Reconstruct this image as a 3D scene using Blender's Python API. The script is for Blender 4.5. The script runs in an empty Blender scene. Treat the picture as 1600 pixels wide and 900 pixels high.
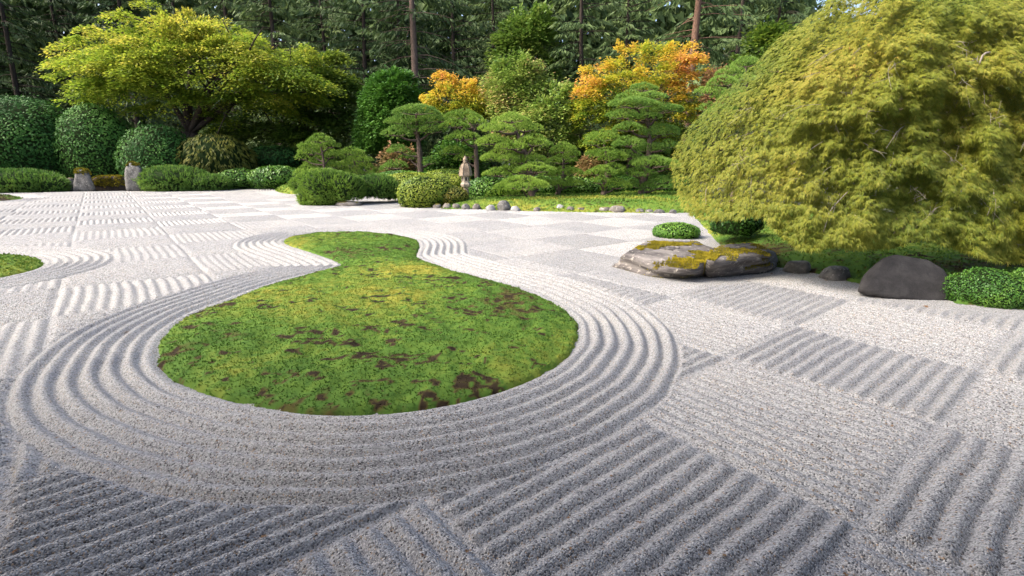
import bpy, bmesh, math, random
import numpy as np
from mathutils import Vector

R = math.radians
random.seed(7)
rng = np.random.default_rng(7)
scene = bpy.context.scene
COL = scene.collection

# ------------------------------------------------------------------ camera
F, HOR, CAMH = 785.0, 247.0, 2.1            # focal length and horizon in photo pixels, eye height in metres
PIT = math.atan((450 - HOR) / F)
cam_d = bpy.data.cameras.new('camera')
cam = bpy.data.objects.new('camera', cam_d)
COL.objects.link(cam)
cam.location = (0, 0, CAMH)
cam.rotation_euler = (math.pi / 2 - PIT, 0, 0)
cam_d.sensor_width = 36
cam_d.lens = 36 * F / 1600
cam_d.clip_start = .05
cam_d.clip_end = 2000
scene.camera = cam

# ------------------------------------------------------------------ light
SUN_AZ, SUN_EL = R(-104), R(43)             # azimuth from +Y towards +X
sun_dir = Vector((math.sin(SUN_AZ) * math.cos(SUN_EL), math.cos(SUN_AZ) * math.cos(SUN_EL), math.sin(SUN_EL)))
world = bpy.data.worlds.new('World')
scene.world = world
world.use_nodes = True
wn = world.node_tree.nodes
sky = wn.new('ShaderNodeTexSky')
sky.sky_type = 'NISHITA'
sky.sun_disc = False
sky.air_density = .7
sky.dust_density = 4.2
sky.ozone_density = .35
sky.sun_elevation = SUN_EL
sky.sun_rotation = SUN_AZ
world.node_tree.links.new(sky.outputs[0], wn['Background'].inputs[0])
wn['Background'].inputs[1].default_value = .15
sl = bpy.data.lights.new('sun', 'SUN')
sl.energy = 1.5
sl.angle = R(26)
sl.color = (1, .94, .83)
so = bpy.data.objects.new('sun', sl)
COL.objects.link(so)
so.rotation_euler = sun_dir.to_track_quat('Z', 'Y').to_euler()
scene.view_settings.view_transform = 'Standard'
scene.view_settings.look = 'None'
scene.view_settings.gamma = 1
scene.view_settings.exposure = 1.85


# ------------------------------------------------------------------ placing helpers
def ray(px, py):
    a, b = (px - 800) / F, -(py - 450) / F
    return a, math.cos(PIT) + b * math.sin(PIT), -math.sin(PIT) + b * math.cos(PIT)


def gnd(px, py, z=0.0):
    dx, dy, dz = ray(px, py)
    t = (z - CAMH) / dz
    return np.array([dx * t, dy * t])


def at(px, py, Y):
    dx, dy, dz = ray(px, py)
    t = Y / dy
    return np.array([dx * t, Y, CAMH + dz * t])


def gpoly(pts):
    return np.array([gnd(*p) for p in pts])


def mpp(Y):
    return Y * 1.03 / F                     # metres per photo pixel at depth Y


# ------------------------------------------------------------------ noise
def _hash(ix, iy, iz, seed):
    h = (ix.astype(np.int64) * 374761393 + iy.astype(np.int64) * 668265263 + iz.astype(np.int64) * 2147483647 + seed * 974711) & 0xffffffff
    h = ((h ^ (h >> 13)) * 1274126177) & 0xffffffff
    h = ((h ^ (h >> 16)) * 2246822519) & 0xffffffff
    return ((h ^ (h >> 15)) & 0xffffff) / float(0xffffff)


def noise(p, s=1.0, seed=0):
    p = np.asarray(p, float) * s
    if p.shape[1] == 2:
        p = np.c_[p, np.zeros(len(p))]
    i = np.floor(p).astype(np.int64)
    f = p - i
    f = f * f * (3 - 2 * f)
    out = 0
    for dx in (0, 1):
        wx = f[:, 0] if dx else 1 - f[:, 0]
        for dy in (0, 1):
            wy = f[:, 1] if dy else 1 - f[:, 1]
            for dz in (0, 1):
                wz = f[:, 2] if dz else 1 - f[:, 2]
                out = out + wx * wy * wz * _hash(i[:, 0] + dx, i[:, 1] + dy, i[:, 2] + dz, seed)
    return out


def fbm(p, s=1.0, seed=0, oct=4):
    a, t, o = .5, 0, 0
    for k in range(oct):
        o = o + a * noise(p, s * 2 ** k, seed + 17 * k)
        t += a
        a *= .5
    return o / t


def smooth(a, b, x):
    t = np.clip((x - a) / (b - a), 0, 1)
    return t * t * (3 - 2 * t)


def sdf(pts, poly):
    """signed distance to a closed polygon, negative inside"""
    pts = np.asarray(pts, float)
    d = np.full(len(pts), 1e9)
    inside = np.zeros(len(pts), bool)
    n = len(poly)
    for k in range(n):
        a, b = poly[k], poly[(k + 1) % n]
        e = b - a
        w = pts - a
        t = np.clip((w @ e) / max(e @ e, 1e-12), 0, 1)
        q = w - t[:, None] * e
        d = np.minimum(d, q[:, 0] ** 2 + q[:, 1] ** 2)
        c = (a[1] > pts[:, 1]) != (b[1] > pts[:, 1])
        xs = (b[0] - a[0]) * (pts[:, 1] - a[1]) / ((b[1] - a[1]) or 1e-12) + a[0]
        inside ^= c & (pts[:, 0] < xs)
    d = np.sqrt(d)
    return np.where(inside, -d, d)


def unit(v):
    return v / np.maximum(np.linalg.norm(v, axis=1, keepdims=True), 1e-9)


def rvec(n):
    return unit(rng.normal(size=(n, 3)))


def spline(pts, n):
    """Catmull-Rom through the points, open"""
    pts = np.asarray(pts, float)
    P = np.vstack([2 * pts[0] - pts[1], pts, 2 * pts[-1] - pts[-2]])
    u = np.linspace(0, len(pts) - 1 - 1e-6, n)
    i = u.astype(int)
    t = (u - i)[:, None]
    a, b, c, d = P[i], P[i + 1], P[i + 2], P[i + 3]
    return .5 * (2 * b + (c - a) * t + (2 * a - 5 * b + 4 * c - d) * t ** 2 + (3 * b - a - 3 * c + d) * t ** 3)


def closed(pts, k=5):
    pts = np.asarray(pts, float)
    n = len(pts)
    out = []
    for i in range(n):
        a, b, c, d = pts[i - 1], pts[i], pts[(i + 1) % n], pts[(i + 2) % n]
        for t in np.arange(k) / k:
            out.append(.5 * (2 * b + (c - a) * t + (2 * a - 5 * b + 4 * c - d) * t ** 2 + (3 * b - a - 3 * c + d) * t ** 3))
    return np.array(out)


# ------------------------------------------------------------------ object helpers
def thing(name, label, cat, loc=(0, 0, 0), group=None):
    o = bpy.data.objects.new(name, None)
    o.empty_display_size = .2
    COL.objects.link(o)
    o.location = loc
    tag(o, label, cat, group)
    return o


def tag(o, label=None, cat=None, group=None, kind=None):
    if label: o['label'] = label
    if cat: o['category'] = cat
    if group: o['group'] = group
    if kind: o['kind'] = kind
    return o


def link(name, me, mat, parent=None):
    o = bpy.data.objects.new(name, me)
    COL.objects.link(o)
    if mat is not None:
        me.materials.append(mat)
    if parent is not None:
        o.parent = parent
        o.matrix_parent_inverse.identity()
        if parent.parent is None:
            o.location = -parent.location      # the mesh is in world coordinates
    return o


def raw_mesh(name, V, sizes, idx, tint=None, smooth_=False):
    """mesh from flat numpy arrays: V (n,3), polygon sizes, loop vertex indices"""
    me = bpy.data.meshes.new(name)
    V = np.asarray(V, np.float32)
    sizes = np.asarray(sizes, np.int32)
    idx = np.asarray(idx, np.int32)
    me.vertices.add(len(V))
    me.vertices.foreach_set('co', V.ravel())
    me.loops.add(len(idx))
    me.loops.foreach_set('vertex_index', idx)
    me.polygons.add(len(sizes))
    st = np.zeros(len(sizes), np.int32)
    st[1:] = np.cumsum(sizes)[:-1]
    me.polygons.foreach_set('loop_start', st)
    me.polygons.foreach_set('loop_total', sizes)
    if smooth_:
        me.polygons.foreach_set('use_smooth', np.ones(len(sizes), bool))
    if tint is not None:
        at_ = me.attributes.new('tint', 'FLOAT', 'POINT')
        at_.data.foreach_set('value', np.asarray(tint, np.float32))
    me.update(calc_edges=True)
    return me


class Cloud:
    """thousands of small leaves or needles collected for ONE mesh"""
    def __init__(s):
        s.q, s.qt, s.t, s.tt = [], [], [], []

    def kites(s, P, D, S, L, W, tint, bend=None):
        L = np.broadcast_to(np.asarray(L, float), (len(P),))[:, None]
        W = np.broadcast_to(np.asarray(W, float), (len(P),))[:, None]
        mid = P + D * L * .45
        tip = P + D * L
        if bend is not None:
            tip = tip + bend * L
        v = np.stack([P, mid + S * W * .5, tip, mid - S * W * .5], 1)
        s.q.append(v.reshape(-1, 3))
        s.qt.append(np.repeat(np.broadcast_to(tint, (len(P),)), 4))

    def needles(s, P, D, S, L, W, tint):
        L = np.broadcast_to(np.asarray(L, float), (len(P),))[:, None]
        W = np.broadcast_to(np.asarray(W, float), (len(P),))[:, None]
        v = np.stack([P - S * W * .5, P + S * W * .5, P + D * L], 1)
        s.t.append(v.reshape(-1, 3))
        s.tt.append(np.repeat(np.broadcast_to(tint, (len(P),)), 3))

    def build(s, name, mat, parent=None):
        V, T, sizes, idx, n = [], [], [], [], 0
        if s.q:
            v = np.concatenate(s.q); V.append(v); T.append(np.concatenate(s.qt))
            sizes.append(np.full(len(v) // 4, 4)); idx.append(np.arange(len(v))); n += len(v)
        if s.t:
            v = np.concatenate(s.t); V.append(v); T.append(np.concatenate(s.tt))
            sizes.append(np.full(len(v) // 3, 3)); idx.append(np.arange(len(v)) + n)
        me = raw_mesh(name, np.concatenate(V), np.concatenate(sizes), np.concatenate(idx), np.concatenate(T))
        return link(name, me, mat, parent)


class MB:
    """small solid meshes: tubes, lathes, boxes"""
    def __init__(s):
        s.v, s.f = [], []

    def tube(s, pts, rad, n=8, cap=True):
        pts = np.asarray(pts, float)
        rad = np.broadcast_to(np.asarray(rad, float), (len(pts),))
        b = len(s.v)
        for i, p in enumerate(pts):
            d = pts[min(i + 1, len(pts) - 1)] - pts[max(i - 1, 0)]
            d = d / (np.linalg.norm(d) + 1e-9)
            u = np.cross(d, (0, 1, 0.01) if abs(d[1]) < .9 else (1, 0, 0))
            u /= np.linalg.norm(u) + 1e-9
            w = np.cross(d, u)
            for k in range(n):
                a = 2 * math.pi * k / n
                s.v.append(tuple(p + rad[i] * (math.cos(a) * u + math.sin(a) * w)))
        for i in range(len(pts) - 1):
            for k in range(n):
                a0, a1 = b + i * n + k, b + i * n + (k + 1) % n
                s.f.append((a0, a1, a1 + n, a0 + n))
        if cap:
            s.f.append(tuple(b + k for k in range(n))[::-1])
            s.f.append(tuple(b + (len(pts) - 1) * n + k for k in range(n)))
        return s

    def lathe(s, prof, c, n=24, rot=0.0):
        b = len(s.v)
        for r, z in prof:
            for k in range(n):
                a = 2 * math.pi * k / n + rot
                s.v.append((c[0] + r * math.cos(a), c[1] + r * math.sin(a), c[2] + z))
        for i in range(len(prof) - 1):
            for k in range(n):
                a0, a1 = b + i * n + k, b + i * n + (k + 1) % n
                s.f.append((a0, a1, a1 + n, a0 + n))
        s.f.append(tuple(b + k for k in range(n))[::-1])
        s.f.append(tuple(b + (len(prof) - 1) * n + k for k in range(n)))
        return s

    def box(s, c, d, rz=0.0):
        b = len(s.v)
        ca, sa = math.cos(rz), math.sin(rz)
        for z in (-1, 1):
            for y in (-1, 1):
                for x in (-1, 1):
                    X, Y_ = x * d[0] / 2, y * d[1] / 2
                    s.v.append((c[0] + X * ca - Y_ * sa, c[1] + X * sa + Y_ * ca, c[2] + z * d[2] / 2))
        for f in ((0, 2, 3, 1), (4, 5, 7, 6), (0, 1, 5, 4), (2, 6, 7, 3), (0, 4, 6, 2), (1, 3, 7, 5)):
            s.f.append(tuple(b + k for k in f))
        return s

    def build(s, name, mat, parent=None, smooth_=True):
        me = bpy.data.meshes.new(name)
        me.from_pydata(s.v, [], s.f)
        if smooth_:
            me.polygons.foreach_set('use_smooth', np.ones(len(me.polygons), bool))
        me.update()
        return link(name, me, mat, parent)


# ------------------------------------------------------------------ materials
def new_mat(name):
    m = bpy.data.materials.new(name)
    m.use_nodes = True
    nt = m.node_tree
    b = nt.nodes['Principled BSDF']
    return m, nt, b


def ramp(nt, fac, stops):
    r = nt.nodes.new('ShaderNodeValToRGB')
    e = r.color_ramp.elements
    while len(e) > 1:
        e.remove(e[-1])
    e[0].position = stops[0][0]
    e[0].color = (*stops[0][1], 1)
    for p, c in stops[1:]:
        k = e.new(p)
        k.color = (*c, 1)
    nt.links.new(fac, r.inputs[0])
    return r.outputs[0]


def nz(nt, vec, scale, detail=3, rough=.6):
    n = nt.nodes.new('ShaderNodeTexNoise')
    n.inputs['Scale'].default_value = scale
    n.inputs['Detail'].default_value = detail
    n.inputs['Roughness'].default_value = rough
    if vec is not None:
        nt.links.new(vec, n.inputs['Vector'])
    return n.outputs['Fac']


def pos(nt):
    return nt.nodes.new('ShaderNodeNewGeometry').outputs['Position']


def bump(nt, b, h, strength, dist):
    n = nt.nodes.new('ShaderNodeBump')
    n.inputs['Strength'].default_value = strength
    n.inputs['Distance'].default_value = dist
    nt.links.new(h, n.inputs['Height'])
    nt.links.new(n.outputs[0], b.inputs['Normal'])


def mixc(nt, fac, a, b, mode='MIX'):
    m = nt.nodes.new('ShaderNodeMix')
    m.data_type = 'RGBA'
    m.blend_type = mode
    for s_, v in ((m.inputs[0], fac), (m.inputs[6], a), (m.inputs[7], b)):
        if isinstance(v, (int, float)):
            s_.default_value = v
        elif isinstance(v, tuple):
            s_.default_value = (*v, 1)
        else:
            nt.links.new(v, s_)
    return m.outputs[2]


def leaf_mat(name, stops, trans=.3, rough=.5, spec=.3):
    m, nt, b = new_mat(name)
    a = nt.nodes.new('ShaderNodeAttribute')
    a.attribute_name = 'tint'
    c = ramp(nt, a.outputs['Fac'], stops)
    nt.links.new(c, b.inputs['Base Color'])
    b.inputs['Roughness'].default_value = rough
    b.inputs['Specular IOR Level'].default_value = spec
    t = nt.nodes.new('ShaderNodeBsdfTranslucent')
    nt.links.new(c, t.inputs['Color'])
    x = nt.nodes.new('ShaderNodeMixShader')
    x.inputs[0].default_value = trans
    nt.links.new(b.outputs[0], x.inputs[1])
    nt.links.new(t.outputs[0], x.inputs[2])
    nt.links.new(x.outputs[0], nt.nodes['Material Output'].inputs['Surface'])
    return m


def bark_mat(name, dark, light, scale=6):
    m, nt, b = new_mat(name)
    p = pos(nt)
    mp = nt.nodes.new('ShaderNodeMapping')
    mp.inputs['Scale'].default_value = (3, 3, .6)
    nt.links.new(p, mp.inputs['Vector'])
    n = nz(nt, mp.outputs[0], scale, 5, .7)
    nt.links.new(ramp(nt, n, [(.3, dark), (.7, light)]), b.inputs['Base Color'])
    b.inputs['Roughness'].default_value = .9
    b.inputs['Specular IOR Level'].default_value = .15
    bump(nt, b, n, .8, .04)
    return m


def rock_mat(name, stops, scale=3.0, lichen=None, moss=None, moss_lo=.55, strata=False):
    m, nt, b = new_mat(name)
    p = pos(nt)
    n1 = nz(nt, p, scale, 8, .68)
    if strata:
        mp = nt.nodes.new('ShaderNodeMapping')
        mp.inputs['Scale'].default_value = (1, 1, 9)
        nt.links.new(p, mp.inputs['Vector'])
        n1 = nz(nt, mp.outputs[0], scale * .7, 8, .7)
    c = ramp(nt, n1, stops)
    if lichen:
        v = nz(nt, p, scale * 3.1, 6, .7)
        f = ramp(nt, v, [(.56, (0, 0, 0)), (.64, (1, 1, 1))])
        c = mixc(nt, f, c, lichen)
    if moss:
        g = nt.nodes.new('ShaderNodeNewGeometry')
        sx = nt.nodes.new('ShaderNodeSeparateXYZ')
        nt.links.new(g.outputs['Normal'], sx.inputs[0])
        n2 = nt.nodes.new('ShaderNodeMath')
        n2.operation = 'MULTIPLY'
        nt.links.new(sx.outputs[2], n2.inputs[0])
        n2.inputs[1].default_value = .5
        ad = nt.nodes.new('ShaderNodeMath')
        ad.operation = 'MULTIPLY_ADD'
        nt.links.new(nz(nt, p, scale * .9, 5, .6), ad.inputs[0])
        ad.inputs[1].default_value = .7
        nt.links.new(n2.outputs[0], ad.inputs[2])
        f = ramp(nt, ad.outputs[0], [(moss_lo, (0, 0, 0)), (moss_lo + .06, (1, 1, 1))])
        c = mixc(nt, f, c, moss)
    nt.links.new(c, b.inputs['Base Color'])
    b.inputs['Roughness'].default_value = .85
    b.inputs['Specular IOR Level'].default_value = .25
    fine = nz(nt, p, scale * 9, 6, .7)
    bump(nt, b, fine, .6, .03)
    return m


# raked gravel: small chips of grey granite, some pale, some dark, a few tan
M_gravel, nt, b = new_mat('gravel')
p = pos(nt)
vo = nt.nodes.new('ShaderNodeTexVoronoi')
vo.inputs['Scale'].default_value = 105
nt.links.new(p, vo.inputs['Vector'])
sep = nt.nodes.new('ShaderNodeSeparateColor')
nt.links.new(vo.outputs['Color'], sep.inputs[0])
c1 = ramp(nt, sep.outputs[0], [(0, (.055, .055, .057)), (.08, (.13, .13, .132)), (.25, (.26, .26, .26)), (.65, (.355, .355, .35)), (1, (.48, .48, .47))])
c2 = ramp(nt, sep.outputs[1], [(.93, (1, 1, 1)), (.96, (.95, .74, .55))])
c = mixc(nt, 1.0, c1, c2, 'MULTIPLY')
big = ramp(nt, nz(nt, p, .7, 6, .68), [(.3, (.84, .84, .85)), (.5, (.95, .945, .93)), (.7, (1.0, .98, .94))])
c = mixc(nt, 1.0, c, big, 'MULTIPLY')
nt.links.new(c, b.inputs['Base Color'])
b.inputs['Roughness'].default_value = .8
b.inputs['Specular IOR Level'].default_value = .2
bump(nt, b, vo.outputs['Distance'], .9, -.012)

# moss carpets
M_moss = leaf_mat('moss', [(0, (.020, .014, .009)), (.16, (.042, .029, .016)), (.26, (.085, .075, .022)), (.42, (.07, .145, .024)), (.60, (.105, .185, .028)),
                           (.80, (.165, .215, .034)), (1, (.26, .25, .04))], .2, .85, .1)
M_soil, nt, b = new_mat('forest_soil')
n = nz(nt, pos(nt), 1.3, 6, .7)
nt.links.new(ramp(nt, n, [(.3, (.018, .014, .009)), (.55, (.03, .035, .012)), (.75, (.05, .06, .016))]), b.inputs['Base Color'])
b.inputs['Roughness'].default_value = .95
bump(nt, b, nz(nt, pos(nt), 9, 5, .7), .7, .05)

M_pine = leaf_mat('pine_needles', [(0, (.06, .13, .02)), (.5, (.16, .275, .036)), (1, (.30, .42, .065))], .3, .55, .25)
M_pine_blue = leaf_mat('blue_pine_needles', [(0, (.045, .11, .025)), (.5, (.115, .225, .036)), (1, (.23, .35, .06))], .3, .55, .25)
M_maple_y = leaf_mat('yellow_green_maple_leaf', [(0, (.05, .115, .014)), (.35, (.135, .225, .022)), (.7, (.27, .325, .032)), (1, (.42, .37, .055))], .6, .5, .2)
M_maple_g = leaf_mat('green_maple_leaf', [(0, (.03, .07, .012)), (.5, (.085, .15, .018)), (1, (.22, .27, .028))], .4, .5, .25)
M_maple_o = leaf_mat('autumn_maple_leaf', [(0, (.11, .20, .022)), (.3, (.27, .34, .03)), (.55, (.50, .43, .04)), (.8, (.66, .41, .055)), (1, (.62, .31, .09))], .5, .5, .2)
M_lace = leaf_mat('laceleaf_maple_leaf', [(0, (.07, .125, .018)), (.3, (.155, .195, .022)), (.65, (.265, .265, .034)), (.9, (.38, .315, .055)), (1, (.44, .24, .07))], .45, .5, .2)
M_lace_dark = leaf_mat('olive_laceleaf', [(0, (.05, .07, .012)), (.5, (.12, .13, .02)), (1, (.20, .18, .03))], .3, .6, .2)
M_camellia = leaf_mat('camellia_leaf', [(0, (.016, .055, .012)), (.5, (.036, .105, .020)), (1, (.08, .18, .03))], .15, .6, .12)
M_yew = leaf_mat('yew_leaf', [(0, (.025, .075, .012)), (.5, (.06, .16, .02)), (1, (.12, .25, .03))], .2, .5, .3)
M_azalea = leaf_mat('azalea_leaf', [(0, (.045, .10, .014)), (.5, (.13, .20, .018)), (1, (.26, .30, .03))], .25, .5, .3)
M_azalea_red = leaf_mat('bronzed_azalea_leaf', [(0, (.05, .08, .014)), (.5, (.14, .17, .02)), (1, (.26, .20, .035))], .25, .5, .3)
M_hedge = leaf_mat('dark_hedge_leaf', [(0, (.02, .07, .012)), (.5, (.055, .15, .018)), (1, (.14, .26, .03))], .2, .45, .35)
M_lawn = leaf_mat('spring_green_leaf', [(0, (.03, .09, .012)), (.5, (.075, .19, .02)), (1, (.16, .30, .03))], .25, .45, .3)
M_bushlight = leaf_mat('pale_green_leaf', [(0, (.06, .13, .02)), (.5, (.16, .26, .04)), (.85, (.31, .37, .08)), (1, (.38, .25, .11))], .35, .5, .3)
M_pink = leaf_mat('rusty_leaf', [(0, (.10, .09, .03)), (.5, (.22, .17, .06)), (1, (.36, .18, .10))], .35, .5, .25)
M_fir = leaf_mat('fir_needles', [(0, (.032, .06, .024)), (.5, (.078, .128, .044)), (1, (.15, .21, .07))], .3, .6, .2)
M_fir_shaded = leaf_mat('dark_fir_needles', [(0, (.018, .036, .015)), (.5, (.045, .078, .026)), (1, (.10, .145, .045))], .25, .6, .15)  # darkened copy of the fir needles, shade put into the colour
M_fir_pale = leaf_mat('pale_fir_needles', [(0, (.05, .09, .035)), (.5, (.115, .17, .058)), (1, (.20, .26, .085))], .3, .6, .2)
M_core, nt, b = new_mat('inner_leaves')  # solid cores in near-black green, painting the shade inside the shrubs
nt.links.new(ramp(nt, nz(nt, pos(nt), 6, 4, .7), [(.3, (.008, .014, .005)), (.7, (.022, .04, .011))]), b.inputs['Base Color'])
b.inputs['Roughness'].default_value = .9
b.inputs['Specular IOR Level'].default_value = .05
M_bark = bark_mat('brown_bark', (.045, .032, .025), (.16, .115, .09))
M_bark_red = bark_mat('red_brown_bark', (.06, .035, .025), (.22, .13, .09))
M_bark_dark = bark_mat('dark_bark', (.022, .017, .014), (.075, .058, .046))
M_twig = bark_mat('pale_twig', (.16, .135, .105), (.36, .31, .25))
M_rock_grey = rock_mat('grey_stone', [(.3, (.035, .034, .033)), (.5, (.10, .096, .09)), (.72, (.18, .172, .16))], 4, (.25, .24, .22))
M_rock_pale = rock_mat('pale_stone', [(.3, (.13, .125, .12)), (.5, (.24, .235, .23)), (.72, (.34, .335, .32))], 4)
M_rock_moss = rock_mat('mossy_stone', [(.3, (.045, .04, .034)), (.5, (.13, .115, .10)), (.72, (.24, .22, .19))], 3.2, (.30, .28, .25), (.15, .13, .02), .80)
M_rock_slab = rock_mat('layered_rock', [(.3, (.026, .023, .022)), (.46, (.085, .076, .072)), (.62, (.165, .15, .138)), (.8, (.28, .255, .23))], 2.6, (.29, .265, .23), strata=True)
M_rock_dark = rock_mat('dark_basalt', [(.25, (.011, .0105, .0105)), (.5, (.024, .0225, .0225)), (.72, (.042, .040, .039)), (.85, (.085, .08, .078))], 4.5)
M_lantern = rock_mat('weathered_sandstone', [(.25, (.09, .067, .048)), (.5, (.19, .145, .10)), (.75, (.29, .23, .17))], 5, (.32, .28, .23))
M_lantern_pale = rock_mat('pale_sandstone', [(.25, (.17, .14, .105)), (.5, (.30, .25, .19)), (.75, (.40, .35, .28))], 6, (.40, .36, .30))
M_hole, nt, b = new_mat('dark_opening')  # near-black that paints the shade of the lantern windows
b.inputs['Base Color'].default_value = (.012, .011, .010, 1)
b.inputs['Roughness'].default_value = .9
M_leaf_litter = leaf_mat('fallen_leaf', [(0, (.055, .03, .018)), (.5, (.13, .065, .035)), (1, (.22, .13, .06))], .1, .7, .2)

# ------------------------------------------------------------------ outlines of the moss islands and of the gravel court
GOURD = closed(gpoly([(248, 565), (252, 540), (265, 520), (290, 501), (322, 486), (362, 471), (410, 453), (450, 440), (492, 429), (521, 421.5), (534, 415.5),
                      (528, 410.5), (513, 404), (488, 395.5), (465, 388.5), (448, 382.5), (444, 378), (451, 373.5), (470, 369.5), (500, 366.7), (540, 365.6),
                      (580, 366.2), (615, 369), (638, 373), (651, 378), (655, 385), (652, 393), (649, 401), (658, 407.5), (680, 416), (710, 426), (742, 434.5),
                      (782, 445), (822, 457.5), (852, 471), (880, 486), (896, 501), (902, 517), (900, 535), (889, 553), (865, 574), (830, 593), (790, 609),
                      (740, 624.5), (690, 635.5), (640, 643), (590, 647.5), (540, 648.5), (490, 646.5), (440, 641), (392, 632.5), (350, 623), (310, 610),
                      (278, 596), (258, 581)]), 4)
ISLE_L = closed(gpoly([(66, 411), (62, 418), (45, 425), (20, 431), (-10, 437), (-120, 452), (-250, 455), (-350, 442), (-330, 418), (-200, 405), (-80, 401), (0, 402), (30, 402.3), (52, 405)]), 4)
ISLE_F = closed(gpoly([(33, 310.5), (20, 313.5), (-10, 315.5), (-100, 316), (-160, 312), (-100, 307), (-20, 306.5), (15, 307.5)]), 4)
ISLE_P = closed(gpoly([(431, 297), (440, 292.6), (470, 291.3), (505, 293.5), (510, 301), (488, 304), (460, 304.3), (440, 301.5)]), 4)
COURT = np.vstack([gpoly([(-260, 304), (0, 301.0), (100, 299.8), (230, 298.0), (350, 295.0), (440, 292.5), (500, 296), (560, 300), (640, 303), (900, 304), (985, 306), (1080, 332),
                          (1100, 352), (1128, 380), (1210, 414), (1280, 427), (1345, 442), (1480, 462), (1492, 473), (1600, 482), (1800, 515)]),
                   np.array([[9, 3.0], [9, -6], [-60, -6], [-60, 20]])])

TH = .893
GX0, GY0, GS = -3.37 * 2.1, 3.53 * 2.1, 1.905
SU, CU = math.sin(TH), math.cos(TH)
ULN = np.array([-20.5, -19.5, -18.5, -17.5, -16.5, -15.5, -14.5, -13.5, -12.5, -11.5, -10.5, -9.5, -8.5, -7.5, -6.5, -5.5, -4.4, -3.3, -2.2, -1.05, .04, 1.13, 2.12, 3.07, 3.95, 4.96, 6.0, 7.0, 8.0, 9.0, 10.0, 11.0, 12.0, 13.0, 14.0, 15.0])
UI0 = -20
VLN = np.array([-10., -9, -8, -7, -6, -5.0, -4.05, -3.1, -1.9, -.72, .33, 1.42, 2.58, 3.58, 4.72, 5.63, 6.5, 7.4, 8.3, 9.2, 10.1, 11.0, 11.9, 12.8, 13.7, 14.6, 15.5, 16.4, 17.3, 18.2, 19.1, 20.0, 21, 22, 23, 24, 25, 26])
VI0 = -10


def to_uv(p):
    X, Y = p[:, 0] - GX0, p[:, 1] - GY0
    u = (X * SU + Y * CU) / GS
    v = (-X * CU + Y * SU) / GS
    return u, v + .1 * np.clip(u - .5, -3, 5) * smooth(-3.1, 0, v)


def from_uv(u, v2):
    v = v2.copy()
    for _ in range(8):
        v = v2 - .1 * np.clip(u - .5, -3, 5) * smooth(-3.1, 0, v)
    return np.stack([GX0 + GS * (u * SU - v * CU), GY0 + GS * (u * CU + v * SU)], 1)


ROCKS = [gpoly([(1341, 456), (1380, 466), (1440, 472), (1484, 474), (1500, 455), (1400, 440)]), gpoly([(955, 410), (962, 426), (1000, 435), (1094, 439), (1206, 429), (1220, 408), (1100, 396)]),
         gpoly([(1490, 470), (1560, 484), (1640, 492), (1640, 470)])]
RINGW, NRING = 1.17, 7
RA = .045


def ridge(t, crest=1.25):
    return np.power(np.abs(np.sin(math.pi * t)), crest)


def gravel_height(p, near):
    u, v = to_uv(p)
    iu = np.clip(np.searchsorted(ULN, u) - 1, 0, len(ULN) - 2)
    iv = np.clip(np.searchsorted(VLN, v) - 1, 0, len(VLN) - 2)
    fu = (u - ULN[iu]) / (ULN[iu + 1] - ULN[iu])
    fv = (v - VLN[iv]) / (VLN[iv + 1] - VLN[iv])
    odd = ((iu + UI0 + iv + VI0) % 2) != 0
    wob = (fbm(p, .9, 5, 3) - .5) * .55 + (noise(p, 5, 9) - .5) * .12
    per = np.where(odd, fu, fv)
    along = np.where(odd, fv, fu)
    eu = np.minimum(along, 1 - along) * 1.9 + (noise(p, 6, 21) - .5) * .05
    ep = np.minimum(per, 1 - per) * 1.9
    amp = smooth(.0, .09, eu) * smooth(-.01, .05, ep) * (.72 + .5 * fbm(p, .5, 33, 2))
    amp = amp * (1 - .45 * smooth(2.2, 4.0, u) * smooth(-3.3, -1.6, v))
    amp = amp * np.where(odd & (u > 1.5) & (v < -2.2), .62, 1)
    hc = RA * np.where(odd & (u < 2.6) & (v > -2), ridge(per * 13 + wob, .8), ridge(per * 13 + wob)) * amp
    d = np.minimum(sdf(p, GOURD), np.minimum(sdf(p, ISLE_L), np.minimum(sdf(p, ISLE_F), sdf(p, ISLE_P))))
    wd = d + (noise(p, 2.2, 41) - .5) * .03
    hr = RA * 1.25 * ridge(wd / RINGW * NRING + .08, 1.5) * (.8 + .35 * fbm(p, .7, 51, 2))
    hr = hr * (.3 + .7 * smooth(.03, .15, wd))
    m = smooth(RINGW - .02, RINGW + .06, wd)
    hr = hr * smooth(RINGW + .06, RINGW - .02, wd)
    h = hc * m + hr
    h = h * smooth(.3, 1.15, -sdf(p, COURT))
    for rk in ROCKS:
        h = h * smooth(.06, .62, sdf(p, rk))
    h = h - .01 * smooth(.05, .0, np.abs(d))
    h = h + (fbm(p, 1.2, 61, 3) - .5) * .012
    g = .0065 if near else .004
    h = h + (noise(p, 95, 71) - .5) * g + (noise(p, 40, 72) - .5) * g * .5
    return h, d


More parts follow.
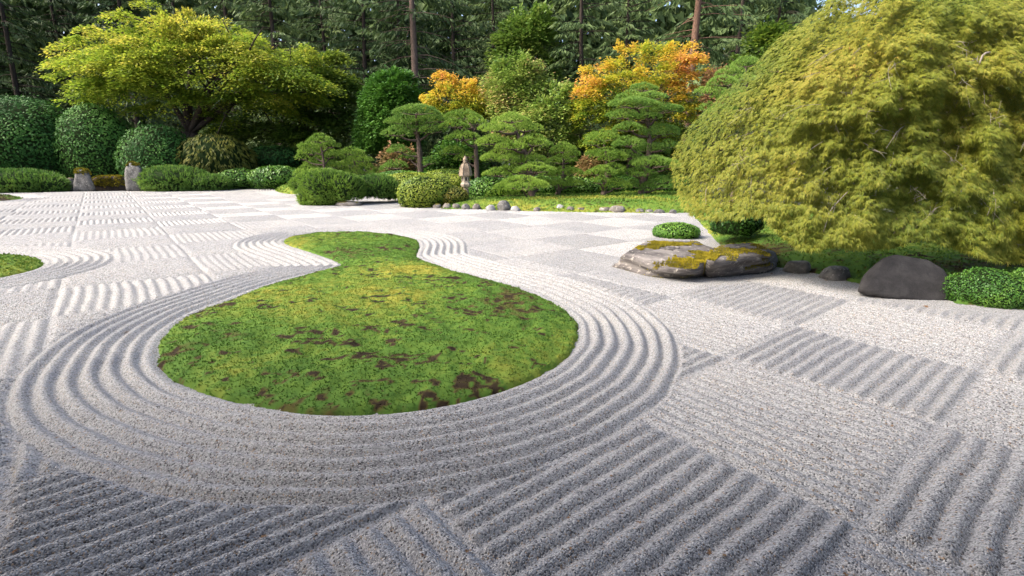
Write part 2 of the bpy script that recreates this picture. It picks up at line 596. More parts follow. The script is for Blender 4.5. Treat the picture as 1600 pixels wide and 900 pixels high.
# ------------------------------------------------------------------ ground, gravel court
def build_gravel():
    Vs, Is, n0 = [], [], 0
    for i in range(len(ULN) - 1):
        for j in range(len(VLN) - 1):
            cc = from_uv(np.array([ULN[i], ULN[i + 1], ULN[i], ULN[i + 1], (ULN[i] + ULN[i + 1]) / 2]), np.array([VLN[j], VLN[j], VLN[j + 1], VLN[j + 1], (VLN[j] + VLN[j + 1]) / 2]))
            dc = sdf(cc, COURT)
            if dc.min() > 1.2 or cc[:, 1].max() < -4 or abs(cc[4, 0]) > 48:
                continue
            ang = np.degrees(np.arctan2(np.abs(cc[:, 0]), cc[:, 1]))
            r = np.linalg.norm(cc, axis=1).min()
            seen = ang.min() < 54 and cc[:, 1].max() > 1.6
            dd = np.minimum(np.minimum(sdf(cc, GOURD), sdf(cc, ISLE_L)), np.minimum(sdf(cc, ISLE_F), sdf(cc, ISLE_P)))
            ring = dd.min() < RINGW + 1.3
            odd = (i + UI0 + j + VI0) % 2 != 0
            if not seen:
                a, b_ = .03, .16
                if r > 5: a, b_ = .05, .4
            elif r < 3.6:
                a = b_ = .0125
            elif r < 6.5:
                a = b_ = .0195
            elif ring:
                a = b_ = .034 if r < 10 else .045
            elif r < 11:
                a, b_ = .02, .06
            else:
                a, b_ = .022, .14
            su, sv = (a, b_) if odd else (b_, a)
            LU, LV = (ULN[i + 1] - ULN[i]) * GS, (VLN[j + 1] - VLN[j]) * GS
            nu, nv = max(3, int(LU / su)), max(3, int(LV / sv))
            e = .006
            U, V = np.meshgrid(np.linspace(ULN[i] - e, ULN[i + 1] + e, nu + 1), np.linspace(VLN[j] - e, VLN[j + 1] + e, nv + 1), indexing='ij')
            P = from_uv(U.ravel(), V.ravel())
            h, d = gravel_height(P, r < 6.5)
            k = np.arange((nu + 1) * (nv + 1)).reshape(nu + 1, nv + 1)
            q = np.stack([k[:-1, :-1], k[1:, :-1], k[1:, 1:], k[:-1, 1:]], -1).reshape(-1, 4)
            cd = sdf(P, COURT)
            keep = (d[q].max(1) > -.10) & (cd[q].min(1) < .15)
            if seen:
                an = np.arctan2(np.abs(P[:, 0]), P[:, 1])
                keep &= (an[q].min(1) < R(57))
            q = q[keep]
            if not len(q):
                continue
            used = np.unique(q)
            re = np.zeros(len(P), np.int64)
            re[used] = np.arange(len(used))
            Vs.append(np.c_[P, h][used])
            Is.append(re[q].ravel() + n0)
            n0 += len(used)
    V = np.concatenate(Vs)
    I = np.concatenate(Is)
    me = raw_mesh('gravel_court', V, np.full(len(I) // 4, 4), I, None, True)
    tag(link('gravel_court', me, M_gravel), kind='structure')


build_gravel()


def sheet(name, poly, res, hfun, mat, parent=None, tint=None):
    lo, hi = poly.min(0), poly.max(0)
    nx, ny = int((hi[0] - lo[0]) / res) + 3, int((hi[1] - lo[1]) / res) + 3
    X, Y = np.meshgrid(lo[0] - res + np.arange(nx) * res, lo[1] - res + np.arange(ny) * res, indexing='ij')
    P = np.c_[X.ravel(), Y.ravel()]
    d = sdf(P, poly)
    z = hfun(P, d)
    k = np.arange(nx * ny).reshape(nx, ny)
    q = np.stack([k[:-1, :-1], k[1:, :-1], k[1:, 1:], k[:-1, 1:]], -1).reshape(-1, 4)
    q = q[d[q].min(1) < res * .6]
    used = np.unique(q)
    re = np.zeros(len(P), np.int64)
    re[used] = np.arange(len(used))
    T = tint(P[used], d[used]) if tint else None
    me = raw_mesh(name, np.c_[P, z][used], np.full(len(q), 4), re[q].ravel(), T, True)
    return link(name, me, mat, parent)


# the ground runs to the horizon below everything
g = MB()
g.v = [(-900, -200, -.12), (900, -200, -.12), (900, 900, -.12), (-900, 900, -.12)]
g.f = [(0, 1, 2, 3)]
tag(g.build('ground', M_soil, None, False), kind='structure')


def moss_tint(P, bare=.5, seed=0, yellow=.0):
    st = np.c_[P[:, 0] * .75 + P[:, 1] * .25, P[:, 1] * 1.15]
    patch = fbm(st, 6.5, 101 + seed, 5) * .78 + .22 * fbm(st, 1.3, 111 + seed, 2)
    hue = fbm(P, .55, 131 + seed, 3)
    fine = noise(P, 14, 151 + seed)
    t = .62 + (hue - .5) * 1.15 + (fine - .5) * .30 + yellow
    brown = smooth(.572 + (1 - bare) * .1, .67 + (1 - bare) * .1, patch + (noise(P, 19, 161) - .5) * .30)
    return np.clip(t * (1 - brown) + brown * (.04 + .16 * fine), 0, 1)


def moss_island(name, label, poly, height, n, size, cat='moss island', bare=.5, seed=0, res=.03, yellow=0.0, edge=.45, slope=None):
    c = poly.mean(0)
    root = thing(name, label, cat, (c[0], c[1], 0))
    lo, hi = poly.min(0), poly.max(0)

    def hf(P, d):
        d = d + (noise(P, 7, 91) - .5) * .05 + (noise(P, 19, 92) - .5) * .045
        z = -.03 + .075 * smooth(res * .9, -.03, d) + height * smooth(0, -edge, d)
        z = z + (fbm(P, 4.2, 171 + seed, 4) - .5) * .10 * smooth(.02, -.2, d)
        return z
    tf = lambda P, d: moss_tint(P, bare, seed, yellow)
    sheet('soil_mound', poly, res, hf, M_moss, root, tf)
    P = np.zeros((0, 2))
    while len(P) < n:
        q = lo + rng.random((n * 2, 2)) * (hi - lo)
        P = np.vstack([P, q[sdf(q, poly) < .02 - (noise(q, 7, 91) - .5) * .05 - (noise(q, 19, 92) - .5) * .045 + .05 * rng.random(len(q)) ** 4]])
    P = P[:n]
    d = sdf(P, poly)
    z = hf(P, d) - .004
    t = moss_tint(P, bare, seed, yellow) + rng.normal(0, .07, n)
    D = unit(rvec(n) * .9 + (0, 0, .75))
    S = unit(np.cross(D, rvec(n)))
    cl = Cloud()
    s_ = size * (.6 + .8 * rng.random(n)) * np.where(t < .25, .6, 1)
    cl.kites(np.c_[P, z], D, S, s_, s_ * .6, np.clip(t, 0, 1))
    tag(cl.build('moss_growth', M_moss, root), kind='stuff')
    return root, hf


moss_island('moss_island', 'large gourd-shaped green moss island with brown bare patches in the raked gravel', GOURD, .07, 90000, .021, bare=.72, res=.034)
moss_island('moss_island', 'small yellow-green moss island cut off by the left edge', ISLE_L, .08, 9000, .045, bare=.3, seed=5, res=.05, yellow=.32)
moss_island('moss_island', 'thin dark moss island at the far left edge of the gravel', ISLE_F, .1, 3000, .08, bare=.4, seed=8, res=.12, yellow=-.2)
moss_island('moss_island', 'tiny yellowish moss island beside the low spreading pine', ISLE_P, .3, 3000, .1, bare=.3, seed=11, res=.1, yellow=.15)
BANK_C = closed(gpoly([(690, 327), (735, 327), (790, 329.5), (850, 331), (930, 332.5), (1000, 333), (1062, 332.5), (1120, 328), (1100, 308), (985, 300), (930, 302),
                       (880, 307), (830, 309.5), (780, 312), (735, 314), (700, 318)]), 4)
moss_island('moss_bank', 'mossy bank under the pines edged with small stones', BANK_C, .28, 16000, .075, 'moss bank', .55, 14, .08, .02, 1.2)
BANK_R = np.vstack([gpoly([(1082, 334), (1100, 354), (1128, 384), (1212, 416), (1280, 428), (1345, 443), (1480, 463), (1494, 474), (1600, 483), (1800, 516)]),
                    np.array([[13, 4], [16, 12], [13, 19], [9, 21], [7.5, 20.5]])])
moss_island('moss_bank', 'shaded moss bank beneath the weeping laceleaf maple', BANK_R, .16, 26000, .05, 'moss bank', .35, 19, .07, -.08, .9)


# ------------------------------------------------------------------ rocks
def hull_planes(pts):
    bm = bmesh.new()
    for p_ in pts:
        bm.verts.new(p_)
    bmesh.ops.convex_hull(bm, input=bm.verts)
    bm.normal_update()
    out = []
    c = np.mean(np.asarray(pts), 0)
    for f in bm.faces:
        nn = np.array(f.normal)
        k = nn @ (np.array(f.verts[0].co) - c)
        if k < 0:
            nn, k = -nn, -k
        out.append((nn, max(k, 1e-3)))
    bm.free()
    return c, np.array([a for a, _ in out]), np.array([b_ for _, b_ in out])


ICO = {}


def ico(sub):
    if sub not in ICO:
        bm = bmesh.new()
        bmesh.ops.create_icosphere(bm, subdivisions=sub, radius=1)
        ICO[sub] = (np.array([v.co for v in bm.verts]), np.array([[v.index for v in f.verts] for f in bm.faces]))
        bm.free()
    return ICO[sub]


def hull_rock(pts, power=14, sub=4, rough=.04, scale=3.0, seed=0, facets=0):
    """a boulder shrink-wrapped on the convex hull of the points, edges rounded, surface roughened"""
    c, N, K = hull_planes(pts)
    V, Fc = ico(sub)
    V = unit(V)
    a = np.clip(V @ N.T, 0, None) / K
    r = np.power(np.power(a, power).sum(1), -1 / power)
    P = c + V * r[:, None]
    size = np.mean(r)
    dsp = (fbm(P / size, scale, seed, 5) - .5) * 2 * rough * size
    crack = np.abs(fbm(P / size, scale * .8, seed + 77, 3) - .5)
    dsp -= smooth(.035, 0, crack) * rough * .7 * size
    P = P + V * dsp[:, None]
    r2 = np.random.default_rng(seed + 900)
    for k in range(facets):
        nn = r2.normal(size=3)
        nn[2] = nn[2] * .8 + .1
        nn /= np.linalg.norm(nn)
        q = (P - c) @ nn
        cut = q.max() * r2.uniform(.78, .93)
        over = np.clip(q - cut, 0, None)
        P = P - nn * (over * .93)[:, None]
    return P, Fc, V


def rock_mesh(name, P, Fc, mat, parent=None):
    me = raw_mesh(name, P, np.full(len(Fc), 3), Fc.ravel(), None, True)
    return link(name, me, mat, parent)


def simple_rock(name, label, px0, px1, pyt, pyb, mat, seed, cat='stone', group=None, depth=.8, boxy=.5, sub=4, power=9, rough=.05, z0=None, Y=None):
    """a rock standing on the ground, sized by its outline in the photo"""
    if Y is None:
        Y = gnd((px0 + px1) / 2, pyb)[1]
    x0, x1 = at(px0, pyb, Y)[0], at(px1, pyb, Y)[0]
    zb, zt = at((px0 + px1) / 2, pyb, Y)[2], at((px0 + px1) / 2, pyt, Y)[2]
    r_ = random.Random(seed)
    w, h = x1 - x0, zt - zb
    dy = w * depth
    pts = []
    for lx, ly in ((0, .3), (0, .75), (.25, 0), (.75, 0), (1, .3), (1, .7), (.3, 1), (.75, 1)):
        pts.append((x0 + lx * w, Y + ly * dy, zb - .12 * h - .02))
        pts.append((x0 + (lx * .98 + .01) * w, Y + ly * dy, zb + h * r_.uniform(.25, .5)))
    for k in range(6):
        a = 2 * math.pi * k / 6 + r_.uniform(-.4, .4)
        pts.append((x0 + w * (.5 + (.22 + .2 * boxy) * math.cos(a)), Y + dy * (.5 + (.22 + .2 * boxy) * math.sin(a)), zb + h * r_.uniform(.78, 1.0)))
    P, Fc, V = hull_rock(pts, power, sub, rough, 2.6, seed, facets=9)
    o = rock_mesh(name, P - np.array([(x0 + x1) / 2, Y + dy / 2, zb]), Fc, mat)
    o.location = ((x0 + x1) / 2, Y + dy / 2, zb)
    tag(o, label, cat, group)
    return o


# ------------------------------------------------------------------ foliage builders
def trunk(mb, base, top, r0, r1, wob=.15, n=10, seg=8, seed=0):
    r_ = np.random.default_rng(seed)
    base, top = np.asarray(base, float), np.asarray(top, float)
    L = np.linalg.norm(top - base)
    ctl = [base + (top - base) * t + (r_.normal(size=3) * wob * L * .3 * (0 < t < 1)) for t in (0, .3, .65, 1)]
    pts = spline(ctl, n)
    rad = r0 + (r1 - r0) * np.linspace(0, 1, n)
    rad[0] *= 1.25
    mb.tube(pts, rad, seg)
    return pts


def lumps_px(lst, Y):
    out = []
    for l in lst:
        px, py, rx, ry = l[:4]
        Yc = Y + (l[4] if len(l) > 4 else 0)
        c = at(px, py, Yc)
        s_ = mpp(Yc)
        out.append((c, np.array([rx * s_, rx * s_ * (l[5] if len(l) > 5 else .85), ry * s_])))
    return out


def settle(V):
    """the lower half of a dome keeps its width down to the ground"""
    V = V.copy()
    lo = V[:, 2] < 0
    h = np.sqrt(np.clip(1 - V[:, 2] ** 2, 1e-4, 1))
    f = np.where(lo, (1 - .22 * V[:, 2] ** 2) * smooth(-1.0, -.93, V[:, 2]) / h, 1)
    V[:, :2] *= f[:, None]
    return V


def shrub(name, label, lst, Y, mat, leaf=.09, cover=3.0, cat='shrub', group=None, style='leaf', seed=0, rough=.06, tshift=0.0, jit=.35, ground=True):
    """clipped shrub: one or several domes of leaves over a dark inside"""
    L = lumps_px(lst, Y)
    rough = rough * 1.45
    c0 = L[0][0]
    root = thing(name, label, cat, (c0[0], c0[1], 0), group)
    cl = Cloud()
    core_v, core_f, nb = [], [], 0
    for k, (c, r) in enumerate(L):
        area = 4 * math.pi * ((r[0] * r[1]) ** 1.6 / 3 + (r[0] * r[2]) ** 1.6 / 3 + (r[1] * r[2]) ** 1.6 / 3) ** (1 / 1.6)
        n = int(min(45000, area / (leaf * leaf * .5) * cover * .6))
        V = rvec(n)
        V = V[V[:, 1] < .55]                 # the far side needs fewer
        V0, V = V, settle(V)
        P = c + V * r
        nb_ = 1 + (fbm(P, 1.2 / max(r.max(), .3), 7 + seed + k, 4) - .5) * 2 * rough + (fbm(P, 4.5 / max(r.max(), .3), 29 + seed + k, 3) - .5) * .11 + rng.normal(0, .014, len(V)) + np.where(rng.random(len(V)) < .05, .11 * rng.random(len(V)), 0) + np.where(rng.random(len(V)) < .5, -.04 * rng.random(len(V)), 0)
        P = c + V * r * nb_[:, None]
        N = unit(V0 / r)
        ok = P[:, 2] > .0
        for k2, (c2, r2) in enumerate(L):
            if k2 != k:
                ok &= (((P - c2) / (r2 * .94)) ** 2).sum(1) > 1
        P, N = P[ok], N[ok]
        n = len(P)
        t = np.clip(.5 + (fbm(P, .9 / max(leaf * 6, .2), 11 + seed, 3) - .5) * 1.1 + rng.normal(0, .14, n) + tshift, 0, 1)
        if style == 'leaf':
            T = unit(np.cross(N, rvec(n)))
            D = unit(T * .95 + N * .35 + (0, 0, .1) + rvec(n) * jit)
            S = unit(np.cross(D, N + rvec(n) * jit))
            s_ = leaf * (.7 + .6 * rng.random(n))
            cl.kites(P - D * s_[:, None] * .4, D, S, s_, s_ * .55, t)
        elif style == 'tuft':
            for q in range(5):
                D = unit(N * .9 + np.array((0, 0, .5)) + rvec(n) * .75)
                S = unit(np.cross(D, rvec(n)))
                s_ = leaf * (.8 + .7 * rng.random(n))
                cl.needles(P - D * s_[:, None] * .3, D, S, s_, s_ * .22, np.clip(t + rng.normal(0, .06, n), 0, 1))
        elif style == 'droop':
            for q in range(3):
                out = N * np.array((1, 1, .1))
                D = unit(out * .7 + np.array((0, 0, -.75)) + rvec(n) * .4)
                S = unit(np.cross(D, N + rvec(n) * .5))
                s_ = leaf * (.8 + .8 * rng.random(n))
                cl.kites(P, D, S, s_, s_ * .22, np.clip(t + rng.normal(0, .08, n), 0, 1))
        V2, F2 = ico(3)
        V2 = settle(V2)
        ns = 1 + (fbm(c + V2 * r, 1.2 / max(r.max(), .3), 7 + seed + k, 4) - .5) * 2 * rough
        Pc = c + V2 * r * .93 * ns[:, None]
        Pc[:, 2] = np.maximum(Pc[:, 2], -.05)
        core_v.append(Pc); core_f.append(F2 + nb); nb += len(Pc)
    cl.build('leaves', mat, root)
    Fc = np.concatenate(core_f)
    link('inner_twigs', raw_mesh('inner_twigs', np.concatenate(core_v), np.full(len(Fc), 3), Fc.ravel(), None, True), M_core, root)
    return root


def pine_pad(parent, c, rx, ry, rz, mat, nl, dens, seed, tshift=0.0):
    """one cloud-pruned pad: upright needle tufts over a domed top"""
    r_ = np.random.default_rng(int(seed * 10) % 99991)
    m = 5
    ang = np.arange(m) * 2 * math.pi / m + r_.random() * 6
    sub = np.c_[np.cos(ang) * .52, np.sin(ang) * .5, r_.uniform(-.25, .1, m), r_.uniform(.42, .58, m)]
    sub = np.vstack([sub, [[0, 0, .18, .62]]])
    n = max(80, int(dens * rx * ry / (nl * nl)))
    k = r_.integers(0, m + 1, n)
    v = rvec(n)
    v[:, 2] = np.abs(v[:, 2]) * np.where(rng.random(n) < .95, 1, -.2)
    w_ = sub[k, 3][:, None]
    Q = np.c_[sub[k, 0], sub[k, 1], sub[k, 2]] + v * w_ * np.array((1, 1, 1.15))
    inside = np.zeros(n, bool)
    for j in range(m + 1):
        inside |= (k != j) & ((((Q - sub[j, :3]) / (sub[j, 3] * .92 * np.array((1, 1, 1.15)))) ** 2).sum(1) < 1)
    Q, v = Q[~inside], v[~inside]
    n = len(Q)
    P = c + Q * np.array((rx, ry, rz * 1.15))
    out = unit(v * np.array((1, 1, .8)))
    cl = Cloud()
    t = np.clip(.56 + tshift + (noise(P, 2.2, 5) - .5) * .5 + rng.normal(0, .12, n), 0, 1)
    for k in range(8):
        D = unit(out * .55 + np.array((0, 0, .62)) + rvec(n) * .62)
        S = unit(np.cross(D, rvec(n)))
        L = nl * (.75 + .5 * rng.random(n))
        cl.needles(P, D, S, L, nl * .15, np.clip(t + rng.normal(0, .08, n), 0, 1))
    cl.build('foliage_pad', mat, parent)


def pine(label, base_px, Y, pads, mat=None, zb=0.0, r0=.14, lean=None, nl=.17, dens=19, name='pine_tree', group='cloud-pruned pines', bark=None, tshift=0.0):
    mat = mat or M_pine
    s_ = mpp(Y)
    bx = at(base_px[0], base_px[1], Y)[0]
    base = np.array([bx, Y, zb - .06])
    P = []
    r_ = random.Random(int(base_px[0] * 7 + Y))
    for k, pd in enumerate(pads):
        px, py, rx, ry = pd[:4]
        dY = pd[4] if len(pd) > 4 else r_.uniform(-.9, .7) * rx * s_
        c = at(px, py + ry * .45, Y + dY)
        P.append((c, rx * s_, ry * s_ * 1.15))
    root = thing(name, label, 'pine', (bx, Y, zb), group)
    topc = max(P, key=lambda q: q[0][2])[0]
    ctl = [base]
    mids = lean or []
    for px, py in mids:
        ctl.append(at(px, py, Y))
    ctl.append(topc - np.array([0, 0, .03]))
    if len(ctl) == 2:
        m = (ctl[0] + ctl[1]) / 2
        ctl.insert(1, m + np.array([.12, .0, 0]) * (ctl[1][2] - ctl[0][2]) * .6)
    tp = spline(ctl, 22)
    mb = MB()
    mb.tube(tp, np.linspace(r0, r0 * .28, 22), 9)
    mb.build('trunk', bark or M_bark, root)
    limbs_ = []
    for c, rx, rz in P:
        mb = MB()
        k = int(np.argmin(np.linalg.norm(tp - (c - np.array([0, 0, .35 * rx + .1])), axis=1)))
        k = min(k, 20)
        a = tp[k]
        b_ = c - np.array([0, 0, .02])
        m = (a + b_) / 2 + np.array([0, 0, -.08 * np.linalg.norm(b_ - a)])
        mb.tube(spline([a, m, b_], 7), np.linspace(r0 * .42, r0 * .13, 7), 6)
        for q in range(5):
            an = q * 1.25 + rx
            e = c + np.array([math.cos(an) * rx * .7, math.sin(an) * rx * .6, .0])
            mb.tube(spline([m * .35 + b_ * .65, (b_ + e) / 2 - np.array([0, 0, .03]), e], 4), np.linspace(r0 * .16, r0 * .06, 4), 5)
        limbs_.append(mb.build('branch', bark or M_bark, root))
    for k, (c, rx, rz) in enumerate(P):
        pine_pad(limbs_[k], c, rx, rx * .85, rz, mat, nl, dens, k * 3.7 + base_px[0], tshift)
    return root


def envelope(poly_px, Y, thick, n, front=.72, tier=0):
    """points on and under the inflated surface of an outline: the outline's middle bulges towards and away from the viewer"""
    poly = np.asarray(poly_px, float)
    lo, hi = poly.min(0), poly.max(0)
    P = np.zeros((0, 2))
    while len(P) < n:
        q = lo + rng.random((n * 2, 2)) * (hi - lo)
        P = np.vstack([P, q[sdf(q, poly) < 0]])
    P = P[:n]
    if tier:
        # boughs gather in wavy tiers with gaps between
        wav = (fbm(P, .012, 61, 2) - .5) * 70 + (P[:, 0] - P[:, 0].mean()) ** 2 / 3200.0
        yy = P[:, 1] - wav
        P[:, 1] = (np.round(yy / tier) * tier + rng.normal(0, tier * .13, n)) + wav
    d = -sdf(P, poly)
    dm = d.max()
    t = np.sqrt(np.clip(1 - (1 - np.clip(d / (dm * .95), 0, 1)) ** 2, 0, 1)) * thick
    sgn = np.where(rng.random(n) < front, -1, 1)
    frac = 1 - .75 * rng.random(n) ** 1.7
    Yv = Y + sgn * t * frac
    W = np.array([at(P[k, 0], P[k, 1], Yv[k]) for k in range(n)])
    return W, P, d / dm, sgn


def limbs(root, base, targets, r0, mat, fork=.35, seed=0, name='branches', sub=3):
    r_ = np.random.default_rng(seed)
    for tg in targets:
        mb = MB()
        b = np.asarray(base, float)
        f = b + (tg - b) * .45 + np.array([0, 0, .10 * np.linalg.norm(tg - b)]) + r_.normal(size=3) * .12
        pts = spline([b, f, tg], 10)
        mb.tube(pts, np.linspace(r0, r0 * .2, 10), 6)
        for q in range(sub):
            k = r_.integers(4, 9)
            L = np.linalg.norm(tg - b) * .35
            e = pts[k] + unit(r_.normal(size=(1, 3)) * (1, 1, .4) + np.array([[0, 0, .35]]))[0] * L
            mb.tube(spline([pts[k], (pts[k] + e) / 2 + (0, 0, .05 * L), e], 5), np.linspace(r0 * .32, r0 * .1, 5), 5)
        mb.build('branch', mat, root)


def spray_tree(name, label, poly, Y, thick, mat, nspray, per, rad, leaf, base, r0, cat, group=None, tfun=None, droop=.25, bark=None, seed=0, flat=.22, nlimb=14, stems=None, asp=.62, tier=0):
    """broadleaf crown of layered leaf sprays inside an outline with real depth"""
    W, Pp, dn, sg = envelope(poly, Y, thick, nspray, tier=tier)
    cpx = np.asarray(poly, float).mean(0)
    root = thing(name, label, cat, (base[0], base[1], base[2]), group)
    ctr = W.mean(0)
    cl = Cloud()
    n = nspray * per
    C = np.repeat(W, per, 0)
    out = W - np.array([ctr[0], ctr[1], ctr[2] - thick * .8])
    out[:, 2] *= .25
    out = unit(unit(out) + rvec(nspray) * (.55, .55, .06))
    O = np.repeat(out, per, 0)
    side = unit(np.cross(O, np.array([0, 0, 1.0])))
    # leaves lie along feathery twigs that fan out from the spray's root
    a = rng.normal(0, .75, n)
    q = rng.random(n) ** .75
    R_ = np.repeat(rad * (.65 + .7 * rng.random(nspray)), per)
    lx = q * np.cos(a) * R_ - R_ * .45
    ly = q * np.sin(a) * R_
    lz = (rng.normal(0, flat, n) - droop * q * q * 1.2 - .15 * np.abs(np.sin(a)) * q) * R_
    P = C + O * lx[:, None] + side * ly[:, None]
    P[:, 2] += lz
    D = unit(O * np.cos(a)[:, None] + side * np.sin(a)[:, None] + np.c_[np.zeros(n), np.zeros(n), -.15 - .4 * rng.random(n)] + rvec(n) * .45)
    S = unit(np.cross(D, np.array([0, 0, 1.0]) + rvec(n) * .55))
    t = np.repeat(rng.normal(0, .11, nspray), per) + rng.normal(0, .10, n)
    base_t = .5 if tfun is None else np.repeat(tfun(Pp, dn), per)
    t = np.clip(base_t + t + (q - .5) * .22, 0, 1)
    s_ = leaf * (.7 + .7 * rng.random(n))
    cl.kites(P, D, S, s_, s_ * asp, t)
    cl.build('crown', mat, root)
    fork = np.array([base[0], base[1], base[2]]) * .55 + ctr * .45
    for st in (stems or [(0, 0)]):
        b_ = np.array([base[0] + st[0], base[1] + st[1], base[2] - .1])
        mb = MB()
        trunk(mb, b_, fork + np.array([st[0] * .3, st[1] * .3, 0]), r0, r0 * .55, .2, 12, 9, seed)
        mb.build('trunk', bark or M_bark_dark, root)
    idx = np.linspace(0, nspray - 1, nlimb).astype(int)
    limbs(root, fork, [W[k] * .92 + ctr * .08 for k in idx], r0 * .5, bark or M_bark_dark, seed=seed)
    return root


def conifer(label, px, Y, H, mat, seed, r0=.45, lmax=5.0, z0=2.0, nb=80, per=46, name='conifer_tree', bark=None, gap=0.0, spray=1.0, x=None):
    x = at(px, 200, Y)[0] if x is None else x
    root = thing(name, label, 'conifer', (x, Y, -.1), 'tall conifers behind the garden')
    mb = MB()
    tp = trunk(mb, (x, Y, -.2), (x + rng.normal(0, .3), Y, H), r0, .08, .02, 14, 10, seed)
    mb.build('trunk', bark or M_bark_dark, root)
    cl = Cloud()
    bb = MB()
    zz = z0 + (H - z0) * np.linspace(0, 1, nb) ** 1.0
    for z in zz:
        z = z + rng.normal(0, .25)
        an = rng.random() * 2 * math.pi
        if gap and abs(((an + math.pi / 2 + math.pi) % (2 * math.pi)) - math.pi) < gap and rng.random() < .8:
            an += math.pi * .7
        f = (H - z) / (H - z0)
        L = lmax * (.35 + .65 * f ** .8) * rng.uniform(.65, 1.15)
        d = np.array([math.cos(an), math.sin(an), 0])
        sd = np.array([-d[1], d[0], 0])
        a0 = np.array([x, Y, z])
        dr = rng.uniform(.10, .34)
        u = np.linspace(0, 1, 8)
        pts = a0 + d * (u * L)[:, None] + np.array([0, 0, 1.0]) * ((.12 * u - dr * 1.6 * u * u + .10 * u ** 4) * L)[:, None]
        bb.tube(pts[::2], np.linspace(.06, .015, 4), 3, False)
        uu = .12 + .88 * rng.random(per) ** .8
        c = a0 + d * (uu * L)[:, None] + np.array([0, 0, 1.0]) * ((.12 * uu - dr * 1.6 * uu * uu + .1 * uu ** 4) * L)[:, None]
        wd = (1.05 - .75 * uu) * L * .34
        lat = rng.uniform(-1, 1, per)
        c = c + sd * (lat * wd)[:, None] - np.array([0, 0, 1.0]) * (np.abs(lat) * wd * .35)[:, None]
        D = unit(d * (.55 + .3 * rng.random(per))[:, None] + sd * (lat * .9)[:, None] + np.c_[np.zeros(per), np.zeros(per), -.35 - .75 * rng.random(per)] + rvec(per) * .2)
        S = unit(np.cross(D, rvec(per) + np.array([0, 0, .8])))
        ln = rng.uniform(.35, .85, per) * spray
        t = np.clip(.42 + rng.normal(0, .12) + rng.normal(0, .14, per) + .3 * (uu - .6), 0, 1)
        cl.kites(c, D, S, ln, ln * .24, t)
        # finer needle sprays hanging from each frond
        m2 = rng.random(per) < .3
        D2 = unit(D[m2] * .6 + np.array([0, 0, -.6]) + rvec(m2.sum()) * .45)
        cl.kites(c[m2] + D[m2] * .2, D2, unit(np.cross(D2, rvec(m2.sum()))), ln[m2] * .6, ln[m2] * .12, np.clip(t[m2] + .08, 0, 1))
    cl.build('crown', mat, root)
    tag(bb.build('branches', bark or M_bark_dark, root), kind='stuff')
    return root


# ------------------------------------------------------------------ the forest behind
CON = [(-150, 60, 26, 0), (-60, 52, 25, 0), (40, 57, 27, 0), (125, 64, 27, 0), (215, 56, 26, 0), (300, 66, 28, 0), (372, 59, 26, 1), (440, 54, 25, 1), (520, 64, 27, 1), (580, 58, 27, 0),
       (627, 60, 27, 0), (651, 51, 27, 2), (712, 60, 27, 0), (775, 66, 27, 1), (845, 74, 22, 1), (905, 56, 26, 1), (975, 64, 27, 1), (1072, 47, 27, 3), (1140, 56, 27, 1), (1200, 62, 24, 1),
       (1265, 64, 22, 0), (1345, 60, 23, 0), (1440, 62, 25, 0), (1540, 60, 25, 0), (1650, 58, 25, 0)]
CLAB = ['dark conifer off the left edge of the gravel court', 'dark conifer in the far left corner above the camellia domes', 'shaded conifer above the leftmost rounded camellia', 'shaded conifer left of the yellow-green maple top',
        'dark conifer directly behind the top of the yellow-green maple', 'dark conifer behind the middle of the yellow-green maple', 'grey-green conifer above the right half of the yellow-green maple',
        'grey-green conifer above the right end of the yellow-green maple', 'dark conifer behind the gap left of the clipped yew', 'dark conifer rising above the clipped yew',
        'conifer with a thin dark trunk just left of the bare thick trunk', 'tall conifer with a thick bare trunk beside the clipped yew', 'dark conifer above the small orange maple', 'dark conifer above the round pale green tree',
        'small bright conifer far back between the dark ones', 'drooping grey-green conifer behind the left of the orange maple', 'drooping grey-green conifer above the orange maple',
        'tall conifer with a reddish trunk behind the orange maple', 'dark conifer right of the reddish trunk', 'dark conifer left of the sky gap', 'shorter conifer under the patch of blue sky',
        'conifer hidden behind the laceleaf maple top, nearest the sky gap', 'conifer behind the middle of the laceleaf maple', 'conifer behind the right of the laceleaf maple', 'conifer beyond the right edge behind the laceleaf maple']
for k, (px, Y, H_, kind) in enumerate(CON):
    conifer(CLAB[k], px, Y, H_, M_fir_pale if kind in (1,) else M_fir_shaded if px < 360 or 590 < px < 730 else M_fir, 300 + k, r0=.5 if kind in (2, 3) else .34, lmax=6.0, bark={2: M_bark, 3: M_bark_red}.get(kind),
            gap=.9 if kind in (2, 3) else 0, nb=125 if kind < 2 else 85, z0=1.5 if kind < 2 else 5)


def far_forest():
    """the wood beyond, one dark mass of boughs in depth"""
    n = 90000
    ang = rng.uniform(R(-60), R(60), n)
    rr = rng.uniform(72, 96, n)
    x, y = rr * np.sin(ang) * 1.25, rr * np.cos(ang) * .55 + 34
    top = 22 + 8 * noise(np.c_[x, y], .08, 3)
    pxs = 800 + F * x / y
    top = np.where((pxs > 1225) & (pxs < 1330), 20, top)
    z = rng.random(n) ** .9 * top
    D = unit(rvec(n) * (1, 1, .3) + np.array([0, -.2, -.7]))
    S = unit(np.cross(D, rvec(n)))
    L = rng.uniform(1.0, 2.1, n)
    cl = Cloud()
    cl.needles(np.c_[x, y, z], D, S, L, L * .55, np.clip(.35 + rng.normal(0, .2, n), 0, 1))
    tag(cl.build('distant_forest', M_fir_pale), kind='stuff')


far_forest()

